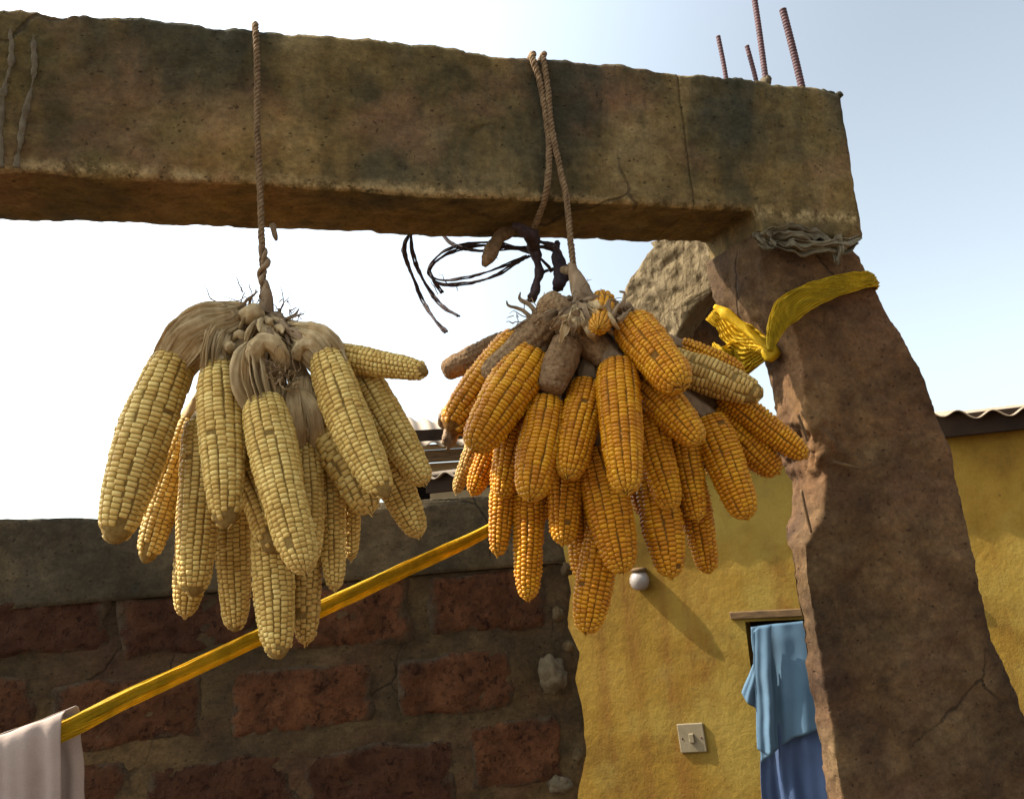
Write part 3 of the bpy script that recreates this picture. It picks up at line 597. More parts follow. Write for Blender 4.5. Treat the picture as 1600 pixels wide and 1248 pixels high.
# ============================================================ MAIZE
def cob(base, tip, wpx, kind, label, group, bend=0.0, rows=None, bald=0.0, holes=(), husk=None, knot=None, seed=0, husk_mat=None, tipc=0.3, irregular=0.0):
    """base / tip = (px, py, depth)"""
    a = P(*base); b = P(*tip); r0 = wpx*(.465 if kind in 'wp' else .49)*((base[2]+tip[2])/2*1.02)/F
    rg_ = np.random.default_rng(seed+100)
    root = empty('maize_cob' if kind != 'b' else 'bare_cob', a, label, 'maize cob', group)
    L = np.linalg.norm(b-a); ax = (b-a)/L
    tocam = unit(CAM-(a+b)/2); side = unit(np.cross(ax, tocam)); front = np.cross(side, ax)*1.0
    if front.dot(tocam) < 0: front = -front
    def center(t): t = np.asarray(t); return a+np.outer(t, b-a)+np.outer(4*t*(1-t)*bend*L, side)
    prof_t = np.array([0, .04, .12, .3, .55, .75, .88, .95, .985, 1.0]); prof_r = np.array([.66, .84, .95, 1.0, .98, .90, .78, .62, .42, .14])
    if kind == 'b': prof_t = np.array([0, .05, .2, .5, .8, .9, .95, .985, 1.0]); prof_r = np.array([.7, .9, 1, 1.02, .95, .88, .78, .55, .2])
    lob = rg_.random(3)
    def prof(t): return np.interp(t, prof_t, prof_r)*(1+.035*np.sin(6*t+lob[0]*6))*(1-(.10*lob[2])*t**2)
    def surf(t, th, r):
        t = np.asarray(t); th = np.asarray(th); c = a+t[..., None]*(b-a)+(4*t*(1-t)*bend*L)[..., None]*side
        return c+r[..., None]*(np.cos(th)[..., None]*front+np.sin(th)[..., None]*side)
    wob = lambda t, th: 1+.05*vnoise(np.stack([t*5+seed, np.cos(th)*1.3, np.sin(th)*1.3], -1))
    # core
    nb0, nb1 = (30, 28) if kind != 'b' else (150, 84)
    tt = np.r_[np.linspace(0, .9, nb0), np.linspace(.92, 1, 8 if kind != 'b' else 20)]; th = np.linspace(0, 2*np.pi, nb1, endpoint=False); Tg, Hg = np.meshgrid(tt, th, indexing='ij')
    kh = (.0027 if kind != 'y' else .0031) if kind != 'b' else 0.0
    rr = (r0*prof(Tg)*wob(Tg, Hg)-kh)
    rr = np.maximum(rr, .002)
    ring = surf(Tg, Hg, rr)
    if kind == 'b':
        rowp = 7*Hg+seed+.6*np.sin(5*Tg); cell = .5*np.abs(np.sin(rowp))+.35*np.abs(np.sin(Tg*L/.0062*np.pi+np.floor(rowp/np.pi)*1.7)); rr = rr+.0026*(cell-.5)*smooth1(fbm(ring, 22, 2), -.9, .2); ring = surf(Tg, Hg, rr)
        ring = displace_rings(ring, lambda p: .0007*fbm(p+seed, 260, 3)+.0014*fbm(p+seed, 38, 3))
    else: ring = displace_rings(ring, lambda p: .0006*fbm(p+seed, 250, 2))
    V, Fc = loft(ring); core = mk('core', V, Fc, BARE if kind == 'b' else (CORE if kind == 'y' else COREW), root)
    if kind != 'b':
        nr = (rows or (12 if kind == 'w' else 14))+(2 if kind == 'w' else 0); kl = (.0050 if kind == 'w' else .0050)
        irregular = irregular+.04+.08*rg_.random()**2
        t_end = 1-.012
        nk = int(L*t_end/kl); ph0 = rg_.random()*6.28
        KT, KH, KW_, KR, KJ = [], [], [], [], []
        for i_ in range(nr):
            off = rg_.random(); t = (off*.6)*kl/L+.015; seg_ = rg_.random()*9
            while t < t_end:
                lk = kl/L*(1+.10*rg_.standard_normal())*(.85+.25*float(np.interp(t, [0, .1, .9, 1], [.3, .9, 1, .7])))
                if irregular: lk *= 1+irregular*rg_.random()
                tc_ = t+lk/2; t += lk
                w_ = .06*math.sin(9*tc_+seg_)*(1+2*irregular)+.10*math.sin(5*tc_+seed)+.25*lob[1]*tc_
                dth = 2*math.pi/nr
                h_ = ph0+dth*(i_+w_+irregular*.5*rg_.standard_normal()*.5+.05*rg_.standard_normal()*.6)
                if tc_ > 1-bald-.03*rg_.random() and bald > 0:
                    if rg_.random() < .88: continue
                if rg_.random() < .0025+.04*max(0, tc_-.88): continue
                skip = False
                for (ht, hth, hr) in holes:
                    d1 = (tc_-ht)*L; d2 = ((h_-hth+math.pi) % (2*math.pi)-math.pi)*r0
                    if math.hypot(d1, d2) < hr: skip = True
                if skip: continue
                KT.append(tc_); KH.append(h_); KW_.append(lk); KR.append(rg_.random()); KJ.append(rg_.standard_normal())
        KT = np.array(KT); KH = np.array(KH); KL = np.array(KW_); KR = np.array(KR); KJ = np.array(KJ)
        g1 = np.array([-1, -.84, -.4, .4, .84, 1.0]); g2 = np.array([-1, -.72, 0, .72, 1.0])
        U, Vv = np.meshgrid(g1, g2, indexing='ij')            # U across the row, Vv along the cob
        dome = np.clip(1-np.abs(U)**(5 if kind != 'y' else 3.6), 0, 1)**.5*np.clip(1-np.abs(Vv)**(3.6 if kind != 'y' else 2.8), 0, 1)**.5
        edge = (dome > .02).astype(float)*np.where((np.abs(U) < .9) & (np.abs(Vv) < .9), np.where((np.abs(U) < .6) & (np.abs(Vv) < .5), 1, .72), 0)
        dth = 2*np.pi/nr
        roundness = np.where((np.abs(U) > .9) & (np.abs(Vv) > .9), .86, 1.0)
        tg = KT[:, None, None]+KL[:, None, None]*.495*Vv*roundness
        hg = KH[:, None, None]+dth*.494*U*roundness
        fat = 1+.10*KJ[:, None, None]
        rc = r0*prof(np.clip(tg, 0, 1))*wob(tg, hg)
        kr = rc-kh-.0008+(kh+.0008)*dome*fat*np.where(KR < .03, .6, 1)[:, None, None]
        if kind in 'wp': kr = kr-.0005*((np.abs(U) < .5)*(np.abs(Vv) < .2))       # small dent in each grain
        kr = np.maximum(kr, .0015)
        pts = surf(tg, hg, kr); nk_ = len(KT); Vk = pts.reshape(-1, 3)
        a_, b_ = 6, 5; i2 = np.arange(a_-1)[:, None]*b_; j2 = np.arange(b_-1)[None, :]
        q = np.stack([i2+j2, i2+j2+1, i2+b_+j2+1, i2+b_+j2], -1).reshape(-1, 4)
        Fk = (np.arange(nk_)[:, None, None]*(a_*b_)+q[None]).reshape(-1, 4)
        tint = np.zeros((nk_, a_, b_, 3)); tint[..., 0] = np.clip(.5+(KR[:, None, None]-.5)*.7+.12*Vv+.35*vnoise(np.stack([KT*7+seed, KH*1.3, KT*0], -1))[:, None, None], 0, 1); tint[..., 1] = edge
        tint[..., 2] = np.clip(smooth1(tg, .88, 1.0)*tipc*2, 0, 1)
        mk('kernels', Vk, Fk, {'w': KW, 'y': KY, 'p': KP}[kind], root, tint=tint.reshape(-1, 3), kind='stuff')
    # husk that ties the cob to the knot
    hm = husk_mat or (HUSK if kind == 'w' else HUSKD)
    if husk:
        pts, ws = husk; path = smooth_path([P(*p) for p in pts]+[a+ax*.012], 34)
        rad = np.interp(np.linspace(0, 1, 34), np.linspace(0, 1, len(ws)), np.array(ws)*.42*base[2]/F)
        V, Fc = tube(path, rad*.72, 48, 9, .34, noise=.0016, nsc=55, twist=1.2+rg_.random(), flat=.7); mk('husk', V, Fc, hm, root)
        extra = smooth_path([path[-1], a+ax*(.012+.02), a+ax*.05], 12)
        for k in range(19):       # overlapping papery blades
            an = -2.0+4.0*(k+.5)/19+rg_.normal(0, .12); i0 = int(rg_.uniform(0, 10)); ov = rg_.uniform(-.012, .012) if k % 3 else rg_.uniform(.008, .022)
            seg_ = path[i0:]; ro = np.interp(np.arange(len(seg_))+i0, np.arange(34), rad)*(.95+.13*(k % 3))
            T_, N_, B_2 = frames(seg_); an2 = an+np.linspace(0, rg_.normal(0, .35), len(seg_))
            pp = seg_+ro[:, None]*(np.cos(an2)[:, None]*N_*.72+np.sin(an2)[:, None]*B_2)
            end = pp[-1]+ax*max(.001, .012+ov)+(pp[-1]-seg_[-1])*(.05 if ov > 0 else .0)+unit(pp[-1]-seg_[-1])*(.002 if k % 4 else .006)
            pp = smooth_path(list(pp[::5])+[pp[-1], end], 26)
            wv_ = r0*rg_.uniform(.45, .85)
            V, Fc = ribbon(pp, [wv_*.45, wv_*.8, wv_, wv_*1.0, wv_*.75, wv_*.18], 12, 3, .0007, .0013, 50, seed=k+seed, curl=r0*.10*(1 if k % 4 else -.8)); solid(mk('husk_leaf', V, Fc, hm, root), .0004)
    elif knot is not None:
        kp = P(*knot); mid = (kp+a)/2+ZU*.006; path = smooth_path([kp, mid, a+ax*.01], 20)
        V, Fc = tube(path, [.006, .007, .010, r0*.6], 24, 7, .3, noise=.0012, nsc=60, twist=2); mk('husk', V, Fc, hm, root)
    return root

GW = 'pale maize cobs in the left bunch'; GY = 'orange maize cobs in the right bunch'
cW = 1.0
def LW(l): return cW-.045+.03*l, cW-.10+.05*l
KN_W = (412, 492, 1.0)
white = [
 # base, tip, w, layer, label, extra
 ((276, 553), (176, 850), 90, .5, 'large pale cob furthest left, hanging below a long broad husk', dict(bend=.02, bald=.05, irregular=.15, husk=([(392, 490, .985), (352, 503, .96), (308, 520, .95)], [26, 44, 54, 56, 54]), holes=[(.93, -.3, .010)])),
 ((342, 566), (354, 826), 78, .0, 'pale cob hanging straight down with a blunt round core showing at its tip', dict(bald=.07, rows=12, husk=([(388, 520, .985), (360, 528, .97), (345, 545, .95)], [18, 40, 44, 46, 52]))),
 ((411, 622), (478, 896), 84, -.5, 'front middle pale cob below the knotted husk, small hole near its tip', dict(rows=14, bend=.015, husk=([(420, 552, .975), (404, 556, .95), (400, 590, .935)], [34, 44, 54, 58, 50]), holes=[(.86, .35, .0055), (.93, .2, .005)])),
 ((318, 655), (302, 932), 72, 1.3, 'long square ended pale cob between the far left cob and blunt tipped cob', dict(rows=14, bald=.03)),
 ((320, 720), (289, 964), 62, 2.6, 'pale cob tip poking out just below the square ended long cob at lower left', dict()),
 ((300, 650), (226, 880), 56, 2.2, 'small pointed pale cob partly hidden behind the far left cob', dict(bald=.05, holes=[(.9, .3, .008)])),
 ((362, 740), (368, 987), 60, 2.6, 'shaded pale cob hanging lower left of centre just above the yellow strap', dict(rows=14, bald=.02)),
 ((358, 680), (428, 864), 66, 1.1, 'curved pale cob with bare tip between the blunt cob and front middle cob', dict(bend=-.05, bald=.16)),
 ((420, 800), (436, 1030), 68, 1.2, 'lowest pale cob of the left bunch, crossing in front of the yellow strap', dict(rows=14, bald=.05, irregular=.1)),
 ((480, 790), (478, 1006), 54, 2.0, 'thin faded cob with one round worm hole beside the lowest pale cob', dict(irregular=.3, holes=[(.80, .5, .007)], kind='p')),
 ((508, 552), (604, 778), 76, .2, 'long pale cob slanting down right before its neighbours, gnawed at its tip', dict(rows=12, bend=.02, bald=.04, husk=([(446, 520, .985), (474, 530, .965), (494, 540, .955)], [26, 36, 42, 44, 50]))),
 ((568, 590), (664, 757), 66, 1.5, 'pale cob at the right side of the left bunch, parallel to the long slanting one', dict(rows=12, husk=([(455, 512, .99), (500, 540, .985), (545, 572, .98)], [16, 22, 26, 32]))),
 ((500, 552), (669, 581), 52, 1.0, 'thin pale cob sticking out sideways to the right against the sky', dict(rows=14, bald=.03, husk=([(430, 500, .99), (460, 520, .985), (484, 540, .98)], [14, 22, 30, 38]))),
 ((496, 640), (580, 800), 72, 1.3, 'pale cob with jumbled uneven kernels behind the long slanting cob', dict(irregular=.6, rows=10)),
 ((572, 660), (656, 838), 62, 2.3, 'shaded cob with its tip hanging lowest at the right of the left bunch', dict(rows=12)),
 ((478, 688), (484, 880), 56, 1.0, 'cob below the smooth bell shaped husk right of the front middle cob', dict(husk=([(470, 590, .97), (468, 620, .965), (474, 655, .96)], [26, 44, 54, 56, 50]), rows=12)),
 ((514, 720), (523, 922), 50, 2.0, 'narrow pale cob hanging straight behind the right of the front middle cob', dict(rows=12)),
 ((545, 720), (549, 874), 36, 2.8, 'thin dark shaded cob hanging at the back right of the left bunch', dict(rows=12)),
]
for q, (ba, ti, wd, l, lab, ex) in enumerate(white):
    db, dt = LW(l); ex = dict(ex); kd = ex.pop('kind', 'w')
    if 'husk' not in ex: ex['knot'] = KN_W
    cob((*ba, db), (*ti, dt), wd, kd, lab, GW, seed=q, **ex)

cY = 1.15
def LY(l): return cY-.05+.03*l, cY-.11+.055*l
KN_Y = (915, 500, 1.15)
yellow = [
 ((834, 552), (738, 702), 84, .2, 'y', 'plump orange cob slanting down to the left below the grey brown bare cobs', dict(rows=14)),
 ((818, 528), (700, 674), 78, 1.3, 'y', 'dusty orange cob at the upper left, half covered by a long bare brown cob', dict(rows=14, bald=.04)),
 ((872, 490), (762, 598), 58, .3, 'b', 'long bare brown cob lying on the upper left of the right bunch', {}),
 ((800, 530), (692, 583), 40, 2.2, 'b', 'bare brown cob end furthest left of the right bunch against the sky', {}),
 ((856, 624), (828, 780), 70, -.1, 'y', 'orange cob hanging just below the blunt bare cob tip, left of centre', dict(rows=14)),
 ((920, 598), (886, 747), 66, .1, 'y', 'orange cob leaning left beside the central front cob', dict(rows=16)),
 ((963, 566), (979, 770), 72, -.7, 'y', 'bright orange cob hanging straight at front centre of the right bunch', dict(rows=14)),
 ((984, 505), (1066, 606), 78, -.3, 'y', 'sunlit orange cob with a small round hole, at the top right of the right bunch', dict(rows=18, holes=[(.66, .1, .0062)])),
 ((1000, 588), (1094, 692), 66, .4, 'y', 'orange cob directly below the sunlit cob with the round hole', dict(rows=14)),
 ((1040, 562), (1192, 620), 64, 1.2, 'p', 'pale greenish brown cob pointing right with a knobbly sunlit tip', dict(rows=10, irregular=.1, bald=.12)),
 ((1060, 540), (1162, 582), 40, 2.2, 'y', 'thin cob behind the pale one, below the yellow plastic knot', dict(rows=14)),
 ((1125, 612), (1260, 714), 48, 1.8, 'y', 'slim orange cob pointing at the pillar, furthest right of the right bunch', dict(rows=12)),
 ((1004, 640), (1050, 796), 62, .8, 'y', 'orange cob right of the bright central front cob, blunt tip down', dict(rows=14)),
 ((1060, 650), (1090, 813), 50, 1.4, 'y', 'narrow orange cob hanging straight down beside the slanting one above the wall', dict(rows=12)),
 ((1104, 650), (1168, 810), 66, 1.2, 'y', 'orange cob slanting down to the right in front of the shaded yellow wall', dict(rows=14)),
 ((1110, 640), (1216, 740), 60, 2.4, 'y', 'dark shaded cob behind the slim cob that points at the pillar', {}),
 ((930, 700), (974, 895), 76, .7, 'y', 'thick orange cob below the bright central front cob', dict(rows=16)),
 ((886, 700), (880, 850), 60, 1.0, 'y', 'orange cob with blunt tip between the left leaning cob and thick lower one', {}),
 ((908, 740), (915, 908), 60, 2.1, 'y', 'shaded cob just above the lowest orange cob', {}),
 ((948, 800), (915, 990), 62, 1.3, 'y', 'lowest orange cob of the right bunch, against the edge of the yellow wall', dict(rows=14)),
 ((1018, 730), (1050, 902), 66, 1.2, 'y', 'orange cob hanging low right of the thick one, before the yellow wall', dict(rows=12)),
 ((1072, 730), (1108, 895), 52, 2.2, 'y', 'dark shaded cob hanging lowest at the right side of the right bunch', {}),
 ((826, 750), (825, 937), 52, 1.3, 'y', 'slender cob hanging straight down at lower left with a sunlit row of kernels', dict(rows=14)),
 ((792, 690), (778, 868), 44, 1.5, 'y', 'short orange cob touching the yellow strap at lower left of the right bunch', dict(rows=12)),
 ((762, 650), (712, 770), 34, 2.6, 'p', 'pale thin cob tip furthest left in front of the cream house', {}),
 ((790, 650), (738, 773), 42, 2.2, 'y', 'small reddish cob tip next to the pale thin tip, above the strap end', {}),
 ((815, 650), (784, 778), 58, 1.4, 'y', 'shaded orange cob tucked behind the plump left slanting cob', {}),
 ((872, 620), (850, 810), 60, 2.7, 'y', 'shaded cob deep behind the cob below the blunt bare tip', {}),
 ((990, 620), (1012, 810), 60, 2.7, 'y', 'shaded cob deep behind the bright central front cob', {}),
 ((1040, 600), (1145, 760), 62, 2.8, 'y', 'shaded cob deep behind the narrow and slanting cobs at right', {}),
 ((950, 562), (846, 464), 52, -.1, 'b', 'thick bare brown cob across the top of the right bunch, round end up', {}),
 ((888, 530), (858, 612), 54, -.6, 'b', 'short bare cob hanging at the upper centre of the right bunch', {}),
 ((965, 565), (880, 622), 48, .8, 'b', 'dark bare cob behind the short bare one at the centre', {}),
]
for q, (ba, ti, wd, l, kd, lab, ex) in enumerate(yellow):
    db, dt = LY(l)
    if kd == 'b': dt = db-.01
    cob((*ba, db), (*ti, dt), wd, kd, lab, GY, seed=50+q, knot=KN_Y, **ex)
cob((942, 470, 1.16), (935, 512, 1.03), 50, 'y', 'cob seen end on with sunlit tip beside the rope end', GY, seed=91, rows=14, knot=KN_Y)

# ---- husk knots and loose fibres
def wisps(name, spots, n, length, mat, parent, seed, spread=1.0):
    r_ = np.random.default_rng(seed); a = Acc()
    for k in range(n):
        c = P(*spots[k % len(spots)])+r_.normal(0, .007, 3); d = unit(r_.normal(0, 1, 3)*[1, .6, .8]+[0, 0, .35])*spread
        Lw = length*r_.uniform(.3, 1.1); pts = [c]
        for s_ in range(4): d = unit(d+r_.normal(0, .6, 3)); pts.append(pts[-1]+d*Lw/4)
        pth = smooth_path(pts, 9); V, Fc = ribbon(pth, [.0012*r_.uniform(.5, 1.5), .0011, .0003], 3, 1, .0004, seed=k); a.add(V, Fc)
    V, Fc = a.out(); o = solid(mk(name, V, Fc, mat, parent), .0003); o['kind'] = 'stuff'; return o
hk = empty('husk_knot', P(410, 500, .99), 'knotted mass of dry straw coloured husks at the top of the left bunch', 'husk knot')
lump('knot_bulb', P(394, 492, .965), (.015, .014, .013), HUSK, 3, hk, .15, 14)
lump('knot_bulb', P(430, 508, .99), (.014, .014, .016), HUSKD, 6, hk, .3, 14)
# overhand loop of the front husk
for pts, w0 in (([(400, 575, .935), (398, 552, .925), (412, 534, .925), (432, 545, .93), (438, 565, .945), (425, 580, .95)], .010), ([(350, 565, .94), (336, 552, .945), (345, 538, .95), (362, 545, .94)], .006), ([(462, 560, .955), (472, 540, .95), (490, 542, .95), (500, 560, .955)], .007)):
    V, Fc = tube(smooth_path([P(*p) for p in pts], 30), w0, 20, 7, .28, noise=.0012, nsc=70, twist=2.5); mk('husk_twist', V, Fc, HUSK, hk)
r_ = np.random.default_rng(5)
for k in range(46):
    x0 = r_.uniform(385, 455); y0 = 485+abs(x0-412)*.5+r_.uniform(0, 30); x1 = x0+(x0-412)*r_.uniform(.6, 1.8)+r_.normal(0, 14); y1 = y0+r_.uniform(12, 60)
    d0 = r_.uniform(.955, 1.0); pts = [P(x0, y0, d0), P((x0+x1)/2+r_.normal(0, 5), (y0+y1)/2-r_.uniform(0, 10), d0-.008), P(x1, y1, d0+r_.uniform(-.02, .01))]
    V, Fc = ribbon(smooth_path(pts, 12), [.004, r_.uniform(.006, .013), .006, .002], 6, 2, .0008, .0015, 60, seed=k, curl=.002); solid(mk('husk_leaf', V, Fc, HUSK if k % 3 else HUSKD, hk), .0006)
wisps('husk_fibres', [(412, 480, .99), (385, 478, .98), (345, 492, .97), (440, 492, .99), (460, 510, .98), (440, 580, .93), (430, 570, .93)], 90, .035, HUSKD, hk, 4)
wisps('husk_fibres', [(432, 572, .935), (440, 590, .935), (450, 600, .94)], 60, .018, HUSK, hk, 9)
for pts in ([(388, 482, .98), (392, 466, .975), (403, 455, .975)], [(372, 487, .975), (384, 470, .97), (398, 460, .97), (400, 452, .97)], [(440, 500, .98), (455, 496, .975), (475, 490, .97)], [(448, 498, .98), (460, 492, .98), (468, 482, .98)], [(325, 498, .955), (318, 490, .95), (315, 494, .95)], [(490, 530, .98), (508, 536, .98), (520, 535, .98)]):
    V, Fc = ribbon(smooth_path([P(*p) for p in pts], 12), [.004, .003, .001], 4, 1, .0006, .0008, 80); solid(mk('husk_shred', V, Fc, HUSKD, hk), .0006)
hk2 = empty('husk_knot', P(905, 470, 1.13), 'brown shredded husks around the rope end at the top of the right bunch', 'husk knot')
lump('knot_bulb', P(940, 500, 1.18), (.022, .02, .016), HUSKD, 7, hk2, .3, 14)
for k in range(40):
    x0 = r_.uniform(850, 980); y0 = 466+abs(x0-910)*.25+r_.uniform(0, 20); sg = np.sign(x0-905); x1 = x0+sg*r_.uniform(5, 40); y1 = y0+r_.uniform(5, 40)
    d0 = r_.uniform(1.08, 1.14); pts = [P(x0, y0, d0), P((x0+x1)/2, (y0+y1)/2-8, d0-.005), P(x1, y1, d0+.01)]
    V, Fc = ribbon(smooth_path(pts, 10), [.004, r_.uniform(.006, .014), .002], 5, 2, .0008, .0018, 60, seed=k, curl=.002); solid(mk('husk_leaf', V, Fc, HUSKD, hk2), .0006)
for k in range(26):     # papery strips hanging over the shoulders of the bunch
    x0 = 905+r_.normal(0, 16); y0 = 478+r_.uniform(-6, 10); an = r_.uniform(-1.25, 1.25); ln = r_.uniform(30, 75); x1 = x0+math.sin(an)*ln; y1 = y0+math.cos(an)*ln*.8+6
    pts = [P(x0, y0, 1.10), P(x0+(x1-x0)*.4, y0+(y1-y0)*.25, 1.055), P(x0+(x1-x0)*.75, y0+(y1-y0)*.65, 1.045), P(x1, y1, 1.05+r_.uniform(0, .02))]
    V, Fc = ribbon(smooth_path(pts, 20), [.005, r_.uniform(.008, .014), .010, .002], 9, 3, .0009, .0022, 55, seed=k, curl=r_.uniform(-.003, .003)); solid(mk('husk_leaf', V, Fc, HUSK if k % 2 else HUSKD, hk2), .0005)
for pts, w_ in (([(838, 490, 1.09), (826, 474, 1.09), (812, 466, 1.09), (812, 456, 1.09)], .006), ([(832, 498, 1.09), (815, 484, 1.09), (795, 478, 1.09), (791, 470, 1.09)], .005), ([(830, 500, 1.09), (812, 508, 1.09), (795, 517, 1.09)], .005), ([(900, 462, 1.1), (930, 468, 1.1), (960, 474, 1.1), (985, 490, 1.11)], .012), ([(958, 500, 1.06), (950, 485, 1.055), (951, 466, 1.06)], .010), ([(955, 500, 1.05), (962, 480, 1.05), (975, 470, 1.06), (978, 458, 1.07), (968, 455, 1.07)], .005), ([(965, 500, 1.05), (978, 492, 1.05), (988, 480, 1.06)], .007)):
    V, Fc = ribbon(smooth_path([P(*p) for p in pts], 16), [w_*1.2, w_, w_*.25], 6, 2, .001, .0012, 70, curl=.002); solid(mk('husk_shred', V, Fc, HUSKD, hk2), .0007)
wisps('husk_fibres', [(905, 460, 1.12), (840, 480, 1.1), (812, 505, 1.1), (960, 478, 1.1)], 50, .03, HUSKD, hk2, 8)
for pts in ([(705, 670, 1.14), (700, 685, 1.13), (692, 694, 1.13)], [(712, 672, 1.14), (705, 690, 1.13), (700, 702, 1.13)], [(700, 640, 1.14), (692, 655, 1.13), (696, 668, 1.13)]):
    V, Fc = ribbon(smooth_path([P(*p) for p in pts], 12), [.016, .014, .006], 6, 3, .002, .002, 70, curl=.003); solid(mk('husk_shred', V, Fc, HUSKD, hk2), .0007)

# ============================================================ ROPES, VINE, STRAP
def on_beam(x, y, off=.006): return onplane(x, y, O-NB*off, NB)
def over_top(px, off=.005):
    s, z = sz(px, 60); zt_ = np.interp(s, top[:, 0], top[:, 1])+.009
    return W([s, s, s, s], [.01, .10, TH+.008, TH+.010], [zt_, zt_+.001, zt_-.006, zt_-.15])[::-1]
r1 = list(over_top(399))+[on_beam(400, 50, .010)]+[on_beam(x, y, .010) for x, y in [(402, 120), (402, 200), (406, 290), (409, 370)]]+[P(411, 430, .99), P(412, 478, .99)]
V, Fc = rope_geo(smooth_path(r1, 700), .0042, 3, .018, 6, .15)
rp = empty('sisal_rope', r1[4], 'single twisted rope over the beam holding the left bunch of pale maize', 'rope', 'ropes over the beam'); mk('rope_strands', V, Fc, ROPE, rp)
V, Fc = rope_geo(smooth_path([P(409, 385, .987), P(414, 410, .985), P(408, 432, .985), P(416, 455, .985), P(411, 480, .985)], 120), .0055, 2, .03, 7, .4); mk('bound_end', V, Fc, HUSKD, rp)
V, Fc = tube(smooth_path([P(414, 440, .987), P(418, 470, .985), P(414, 490, .985)], 20), [.0035, .007, .012], 16, 6, .25, noise=.002); mk('knot', V, Fc, HUSKD, rp)
V, Fc = tube(smooth_path([on_beam(426, 352, .0), on_beam(430, 368, .006), on_beam(432, 376, .006)], 8), [.004, .004, .0015], 8, noise=.001); mk('frayed_stub', V, Fc, ROPE, rp)
rp2 = empty('sisal_rope', on_beam(850, 90), 'doubled twisted rope over the beam holding the right bunch of orange maize', 'rope', 'ropes over the beam')
rA = list(over_top(832))+[on_beam(833, 94, .008)]+[on_beam(x, y, .008) for x, y in [(844, 130), (853, 180), (858, 230), (855, 290)]]+[on_beam(844, 332, -.02), on_beam(828, 368, -.06)]
rB = list(over_top(849))+[on_beam(849, 93, .010)]+[on_beam(x, y, .012) for x, y in [(856, 140), (862, 200), (874, 260), (885, 310), (892, 380)]]+[P(898, 430, 1.13), P(903, 465, 1.13)]
V, Fc = rope_geo(smooth_path(rA, 700), .0048, 3, .018, 6, .15); mk('rope_strands', V, Fc, ROPE, rp2)
V, Fc = rope_geo(smooth_path(rB, 700), .0046, 3, .018, 6, .15); mk('rope_strands', V, Fc, ROPE, rp2)
V, Fc = tube(smooth_path([P(893, 412, 1.13), P(900, 436, 1.125), P(908, 458, 1.12), P(912, 475, 1.12)], 24), [.004, .0095, .013, .020], 16, 6, .25, noise=.002); mk('knot', V, Fc, HUSKD, rp2)
V, Fc = tube(smooth_path([P(880, 422, 1.15), P(893, 424, 1.13)], 8), [.006, .006], 10, noise=.001); mk('side_loop', V, Fc, ROPE, rp2)

vine = empty('coiled_vine', P(830, 385, 1.24), 'dark dried vine looped in a loose coil under the beam between the bunches', 'vine')
vines = [([(640, 366), (632, 385), (636, 410), (648, 440), (660, 470), (680, 500), (697, 519)], 1.22, .0042), ([(642, 368), (645, 395), (655, 425), (672, 455), (690, 478), (717, 494)], 1.22, .0042),
 ([(636, 372), (630, 390), (633, 400)], 1.21, .0034),
 ([(830, 392), (790, 386), (745, 384), (705, 394), (678, 412), (671, 428), (690, 444), (735, 442), (775, 430), (805, 412), (828, 400)], 1.23, .0038),
 ([(828, 396), (780, 380), (730, 381), (695, 392), (674, 412), (672, 430), (696, 438), (745, 430), (790, 414), (822, 400)], 1.25, .0032),
 ([(690, 366), (712, 384), (750, 392), (800, 388), (850, 386), (872, 398), (880, 415)], 1.24, .004), ([(845, 378), (866, 385), (882, 412), (880, 430), (872, 440)], 1.2, .005), ([(672, 424), (680, 442), (691, 457)], 1.22, .0036),
 ([(838, 398), (855, 414), (862, 424)], 1.19, .003), ([(842, 436), (850, 425), (866, 420)], 1.19, .003)]
for k, (pts, d, r) in enumerate(vines):
    pth = smooth_path([P(x, y, d-.02*math.sin(i_*1.3+k)) for i_, (x, y) in enumerate(pts)], 40*len(pts))
    V, Fc = rope_geo(pth, r*.8, 2, .16, 8, .25); mk('stem', V, Fc, VINE, vine)
wisps('vine_fibres', [(672, 470, 1.22), (700, 448, 1.22), (775, 400, 1.22)], 5, .04, VINE, vine, 3)
V, Fc = tube(smooth_path([on_beam(800, 352, -.05), on_beam(828, 366, -.05), P(834, 392, 1.2), P(842, 420, 1.19), P(838, 445, 1.17), P(832, 466, 1.15)], 50), [.005, .010, .008, .005, .004, .007], 18, 5, .3, noise=.0025, nsc=60); tag(mk('hanging_cord', V, Fc, VINE), 'thick brown cord of twisted fibre dropping from under the beam to the right bunch', 'cord')
rag = empty('black_rag', P(875, 425, 1.17), 'small black knotted rag just left of the lower rope end', 'rag')
V, Fc = tube(smooth_path([P(872, 380, 1.2), P(870, 400, 1.18), P(876, 425, 1.17), P(872, 450, 1.16)], 24), [.004, .006, .010, .008], 18, 6, .3, noise=.003, nsc=70); mk('knot', V, Fc, RAG, rag)
V, Fc = tube(smooth_path([P(868, 440, 1.165), P(885, 432, 1.16), P(885, 415, 1.16)], 14), [.005, .006, .004], 12, 4, .3, noise=.002); mk('tail', V, Fc, RAG, rag)
V, Fc = tube(smooth_path([P(800, 362, 1.2), P(785, 366, 1.19), P(772, 384, 1.18), (P(764, 402, 1.17)), P(756, 416, 1.17)], 40), [.006, .009, .009, .012, .010, .003], 20, 4, .12, noise=.0015, nsc=70); tag(mk('dried_pod', V, Fc, BARE), 'brown club shaped dried pod hanging under the beam inside the vine coil', 'pod')

